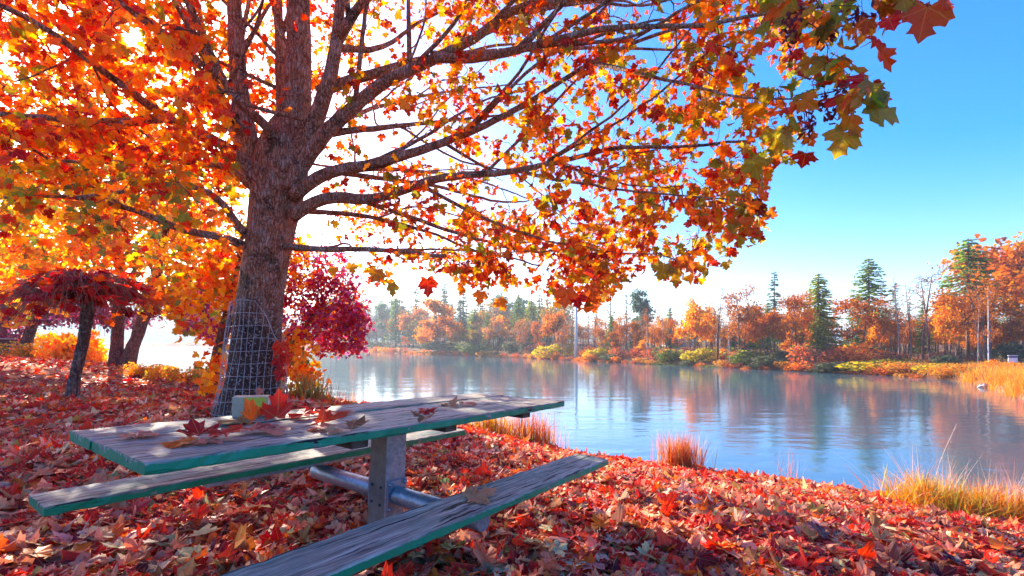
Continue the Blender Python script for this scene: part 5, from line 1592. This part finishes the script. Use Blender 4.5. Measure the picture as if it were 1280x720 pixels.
for q in range(56):
    px = 385 + 330 * (q + rng.random()) / 56
    Y = np.interp((px - 640) / FPX, far_x, far_y) + rng.uniform(14, 60)
    k = ['blue', 'round', 'blue', 'pink', 'olive', 'round', 'fir', 'blue'][int(rng.integers(8))]
    far_tree(k, px, Y, rng.uniform(358, 394), '%s fading into the haze %s' % (WHAT[k], 'beside the plum tree' if px < 470 else 'left of the large two toned orange tree' if px < 540 else 'behind the large two toned orange tree' if px < 590 else 'right of the large two toned orange tree' if px < 640 else 'near the pale green conifer'), 'hazy trees behind the left far shore', rng.uniform(.95, 1.4))

# shrubs along the far water edge
BP = {
    'orange': bush_proto('o', 81, 900, [(40, (.55, .20, .04)), (26, (.46, .14, .04)), (20, (.58, .30, .06))], .085),
    'rust': bush_proto('r', 82, 800, [(40, (.36, .11, .06)), (26, (.30, .10, .07)), (20, (.44, .18, .08))], .07, twigm=M_REDTWIG, fill=.3),
    'green': bush_proto('n', 83, 900, [(40, (.12, .18, .05)), (26, (.20, .25, .05)), (20, (.07, .12, .05))], .085),
    'ygreen': bush_proto('yg', 84, 900, [(40, (.36, .33, .04)), (26, (.26, .29, .05)), (20, (.46, .36, .05))], .085),
    'dark': bush_proto('d', 85, 900, [(40, (.055, .085, .05)), (26, (.08, .11, .06)), (20, (.10, .09, .06))], .085),
    'grass': bush_proto('gr', 86, 900, [(40, (.55, .28, .06)), (26, (.46, .20, .05)), (20, (.44, .36, .08))], .07),
    'brown': bush_proto('b', 87, 900, [(40, (.17, .08, .06)), (26, (.22, .10, .07)), (20, (.12, .07, .06))], .06, fill=.3),
}
SG = 'shrubs along the far water edge'
for kind, px, dy, wpx, hpx, lb in [
    ('ygreen', 690, 1.5, 66, 21, 'yellow green shrub mound at the left foot of the tall white pole'), ('ygreen', 745, 1.5, 46, 17, 'yellow green shrub right of the tall white pole'),
    ('dark', 765, .8, 40, 11, 'dark green low shrub under the yellow green one right of the white pole'), ('dark', 556, 4, 80, 17, 'long dark bluish shrub at the foot of the large orange and yellow tree'),
    ('green', 598, 3, 60, 14, 'pale green shrub right of the long dark bluish shrub'), ('dark', 470, 6, 40, 12, 'dark hazy shrub at the water left end of the far shore'),
    ('green', 842, 1.5, 60, 18, 'green shrub at the water left of the pale leaning trunk'), ('ygreen', 872, 2.0, 60, 21, 'olive green shrub at the left foot of the pale leaning trunk'),
    ('green', 941, 1.5, 80, 20, 'bright green rounded shrub right of the pale leaning trunk'), ('dark', 960, .8, 66, 16, 'dark green shrub at the water below the bright green rounded one'),
    ('rust', 1016, 1.4, 92, 36, 'rounded rust red shrub below the full yellowish green conifer'), ('orange', 1076, 3.0, 110, 32, 'broad bright orange shrub below the spreading rusty tree'),
    ('ygreen', 1090, .8, 120, 16, 'low olive shrub strip in front of the broad bright orange shrub'), ('dark', 1046, .6, 90, 13, 'dark shrub at the water below the white shed'),
    ('brown', 1040, 5.5, 90, 22, 'brown bramble thicket under the white shed'), ('brown', 940, 5.5, 90, 18, 'brown bramble thicket behind the bright green shrub'), ('brown', 1120, 4, 70, 22, 'dark brown bramble at the foot of the slender bare trees'),
    ('dark', 1180, 4, 70, 20, 'dark green shrub under the golden orange tree of the right hand clump'), ('dark', 1262, 16, 70, 28, 'dark shrub behind the small white board'),
    ('grass', 1130, .7, 90, 14, 'low orange grassy shrub at the water right of the olive strip'), ('ygreen', 1165, 1.5, 70, 12, 'olive grassy strip at the foot of the two trunked bare tree'),
    ('grass', 1205, 2.0, 80, 14, 'golden grassy strip left of the small white board'), ('grass', 1180, .4, 60, 12, 'golden reeds at the far water edge left of the pale rock'),
    ('rust', 822, 2.5, 60, 16, 'rust bramble behind the green shrub at the water'), ('brown', 860, 5, 60, 18, 'brown slope bramble below the grey house'), ('rust', 778, 2.5, 50, 18, 'pink rust shrub left of the thin pale birch')]:
    Y = float(np.interp((px - 640) / FPX, far_x, far_y)) + dy
    put_bush('shrub', lb, BP[kind], on_ground(px, Y) - [0, 0, .12], wpx / FPX * Y, hpx / FPX * Y, min(3.5, wpx / FPX * Y * .7), SG, rz=0)
row = 0
for px in np.arange(455, 1160, 15):
    Y = float(np.interp((px - 640) / FPX, far_x, far_y)) + rng.uniform(-.2, .7)
    k = ['orange', 'grass', 'rust', 'orange', 'grass'][int(rng.integers(5))] if px < 830 or px > 1100 else ['rust', 'green', 'grass', 'dark', 'orange'][int(rng.integers(5))]
    w = rng.uniform(20, 36); h = rng.uniform(6, 12)
    put_bush('shrub', {'orange': 'low orange bush at the far water edge', 'grass': 'low golden bush at the far water edge', 'rust': 'low rust bush at the far water edge', 'green': 'low green bush at the far water edge', 'dark': 'low dark bush at the far water edge'}[k] + ' ' + near_mark(px),
             BP[k], on_ground(px, Y) - [0, 0, .1], w / FPX * Y, h / FPX * Y, min(2.5, w / FPX * Y), 'low bushes fringing the far water edge', rz=rng.choice([0, pi]))
for px in np.arange(640, 1280, 24):
    Y = float(np.interp((px - 640) / FPX, far_x, far_y)) + rng.uniform(5, 10)
    if 1025 < px < 1065: continue
    k = ['brown', 'rust', 'brown', 'orange', 'dark'][int(rng.integers(5))]
    w = rng.uniform(30, 50); h = rng.uniform(12, 20)
    put_bush('shrub', {'brown': 'brown undergrowth bush below the trees of the far bank', 'rust': 'rust undergrowth bush below the trees of the far bank', 'orange': 'orange undergrowth bush below the trees of the far bank', 'dark': 'dark undergrowth bush below the trees of the far bank'}[k].replace(' below the trees of the far bank', ' on the far bank ') + near_mark(px),
             BP[k], on_ground(px, Y) - [0, 0, .1], w / FPX * Y, h / FPX * Y, w / FPX * Y * .6, 'undergrowth below the trees of the far bank', rz=rng.choice([0, pi]))
# left far shore, a low faded strip
for px in np.arange(60, 470, 26):
    Y = float(np.interp((px - 640) / FPX, far_x, far_y)) + 3
    put_bush('shrub', 'low faded orange bush on the distant left shore', BP['orange' if rng.random() < .6 else 'grass'], on_ground(px, Y) - [0, 0, .3], 44 / FPX * Y, rng.uniform(4, 7) / FPX * Y, 8, 'faded bushes on the distant left shore', rz=rng.choice([0, pi]))
# golden grass of the far right spit
r = np.random.default_rng(5)
for q, (px, Y, w_, h_, lb) in enumerate([(1222, 29.5, 1.0, .45, 'golden grass on the spit behind the pale rock'), (1252, 25, .8, .6, 'tall golden reeds on the spit right of the pale rock'), (1275, 22.2, 1.0, .8, 'tall golden reeds at the right edge of the spit'), (1262, 27, 1.4, .6, 'golden grass on the spit below the small white board')]):
    a = Acc(); blades(a, on_ground(px, Y), 900, h_, (w_ * .55, .5), [(40, (.62, .34, .06)), (30, (.56, .24, .05)), (20, (.50, .38, .08))], r, .3, .012)
    tag(link('reed_clump', a.mesh('reed_clump', M_BLADE)), lb, 'grass', 'golden reeds on the far right spit')
a = Acc()
n = 12000
pxs = rng.uniform(1090, 1330, n); Ys = np.interp((pxs - 640) / FPX, far_x, far_y) + rng.uniform(.3, 11, n)
xs = (pxs - 640) / FPX * Ys
P0 = np.stack([xs, Ys, ground(xs, Ys)], -1)
H = rng.uniform(.25, .55, n); th = rng.random(n) * 6.28
tipv = P0 + np.stack([np.cos(th) * .15, np.sin(th) * .15, H], -1)
sd = np.stack([np.cos(th + 1.57), np.sin(th + 1.57), np.zeros(n)], -1) * .03
V = np.stack([P0 - sd, P0 + sd, tipv], 1).reshape(-1, 3)
colr = np.repeat(pick([(40, (.50, .26, .06)), (26, (.44, .17, .05)), (24, (.36, .34, .08))], n)[:, None], 3, 1).reshape(-1, 3)
a.add(V, np.arange(3 * n).reshape(-1, 3), col=colr, luv=np.zeros((3 * n, 3)))
tag(link('bank_grass', a.mesh('bank_grass', M_BLADE)), 'golden grass covering the far right bank', kind='stuff')

# pole, house, shed, board, rock, distant table
b = on_ground(720, 67); h = CAMZ + (HZN - 372) / FPX * 67 - b[2]
t_ = thing('pole', 'tall white weathered pole on the far bank behind the yellow green shrubs', 'pole', b)
a = Acc(); tube(a, np.array([(0, 0, -.2), (.05, 0, h * .5), (.02, 0, h)]), [.24, .20, .15], 12); link('shaft', a.mesh('shaft', M_PALE, True), t_)
a = Acc(); tube(a, np.array([(.02, 0, h), (.02, 0, h + .06), (.02, 0, h + .1)]), [.17, .17, .05], 12); link('cap', a.mesh('cap', M_PALE, True), t_)
M_WHITE = flat_mat('white_paint', (.70, .70, .70), (.80, .80, .80), 2, .6)
M_ROOFG = flat_mat('grey_roof', (.24, .27, .30), (.34, .37, .40), 3, .7)
M_WALLB = flat_mat('beige_wall', (.42, .38, .33), (.50, .46, .40), 2, .8)
M_DARKGL = flat_mat('dark_glass', (.02, .025, .03), (.05, .06, .07), 2, .15)


def house(name, label, px, Y, w, d, h, roof_h, wall, roof, zbase):
    b = on_ground(px, Y); b[2] = zbase
    t = thing(name, label, 'building', b)
    boxm('wall', (w, d, h), (0, 0, h / 2), wall, t, .02)
    a = Acc(); x, y = w / 2 + .25, d / 2 + .25
    a.add([(-x, -y, h + .01), (x, -y, h + .01), (x, y, h + .01), (-x, y, h + .01), (-x, 0, h + roof_h), (x, 0, h + roof_h), (-x, -y, h + .12), (x, -y, h + .12), (x, y, h + .12), (-x, y, h + .12), (-x, 0, h + roof_h + .11), (x, 0, h + roof_h + .11)],
          [(6, 7, 11, 10), (8, 9, 10, 11), (0, 4, 5, 1), (2, 5, 4, 3), (0, 1, 7, 6), (2, 3, 9, 8), (0, 6, 10, 4), (4, 10, 9, 3), (1, 5, 11, 7), (5, 2, 8, 11)])
    link('roof', a.mesh('roof', roof), t)
    for sx in (-.26, .26):
        f = boxm('window', (w * .2, .06, h * .4), (sx * w, -d / 2 - .02, h * .55), M_WHITE, t, .01)
        boxm('pane', (w * .16, .02, h * .32), (0, -.035, 0), M_DARKGL, f, .003)
    boxm('door', (w * .13, .05, h * .78), (0, -d / 2 - .022, h * .40), M_DARKGL, t, .01)
    return t


house('house', 'small house with a grey gabled roof half hidden by bushes in the far wood', 846, 88, 4.6, 4, 1.5, 1.0, M_WALLB, M_ROOFG, 1.0)
house('shed', 'small white shed showing between the conifer and the rusty tree on the far bank', 1050, 84, 1.5, 2.0, .95, .2, M_WHITE, M_WHITE, 1.75)
b = on_ground(1266, 31); sg = thing('board', 'small white board with a dark upper band at the right end of the far bank', 'sign board', b)
zt = CAMZ - (447 - HZN) / FPX * 31 - b[2]
boxm('panel', (.60, .04, .30), (0, 0, zt - .17), M_WHITE, sg, .004)
boxm('upper_band', (.60, .05, .13), (0, 0, zt + .055), flat_mat('slate_blue', (.10, .11, .17), (.16, .17, .24), 6), sg, .004)
boxm('top_rail', (.64, .07, .03), (0, 0, zt + .14), M_WHITE, sg, .004)
for sx in (-.24, .24): boxm('post', (.04, .04, max(.2, zt - .32)), (sx, .05, (zt - .32) / 2), M_DARKWOOD, sg, .004)
b = W(1230, 484, 26.6); b[2] = 0
rk = np.random.default_rng(3); a = Acc()
th = np.linspace(0, 2 * pi, 12, endpoint=False)
rings = [(-.15, 1.0), (.02, 1.0), (.12, .8), (.19, .45), (.21, .1)]
V = np.array([[cos(t) * .36 * s * (1 + .18 * rk.normal()), sin(t) * .2 * s * (1 + .18 * rk.normal()), z + .02 * rk.normal()] for z, s in rings for t in th])
i = np.arange(4)[:, None] * 12; j = np.arange(12)[None]; k = (j + 1) % 12
a.add(V, np.stack([i + j, i + k, i + 12 + k, i + 12 + j], -1).reshape(-1, 4)); a.F.append(np.array([list(range(48, 60))]))
o = tag(link('rock', a.mesh('rock', flat_mat('pale_rock', (.34, .30, .28), (.55, .52, .48), 9, .9, .02), False)), 'pale rock lying in the shallow water by the golden spit at the right', 'rock'); o.location = b
b = on_ground(-4, 21); dt = thing('park_table', 'pale edge of a distant picnic table in front of the left edge trunk', 'picnic table', b)
zt = CAMZ - (423.5 - HZN) / FPX * 21 - b[2]
for q in range(3): boxm('tabletop_board', (1.8, .24, .045), (-.35, (q - 1) * .25, zt), M_WALLB, dt, .005)
for s in (-1, 1): boxm('bench_board', (1.8, .24, .045), (-.35, s * .7, zt * .58), M_WALLB, dt, .005)
for x in (-.95, .25):
    boxm('leg', (.09, .5, zt - .05), (x, 0, (zt - .03) / 2), M_DARKWOOD, dt, .005)
    boxm('bench_bar', (.07, 1.5, .07), (x + .085, 0, zt * .58 - .062), M_DARKWOOD, dt, .005)

# ------------------------------------------------------------------ haze
m = NT('haze')
vol = m.n('VolumePrincipled', Color=(.72, .86, 1.0), Density=.0008, Anisotropy=.35)
m.t.links.new(vol.outputs[0], m.out.inputs['Volume'])
me = bpy.data.meshes.new('haze')
z0, z1, x_, y0, y1 = -2.5, 56.0, 2300.0, -2300.0, 2300.0
me.from_pydata([(-x_, y0, z0), (x_, y0, z0), (x_, y1, z0), (-x_, y1, z0), (-x_, y0, z1), (x_, y0, z1), (x_, y1, z1), (-x_, y1, z1)], [],
               [(0, 3, 2, 1), (4, 5, 6, 7), (0, 1, 5, 4), (1, 2, 6, 5), (2, 3, 7, 6), (3, 0, 4, 7)])
me.materials.append(m.m)
tag(link('haze', me), kind='stuff')
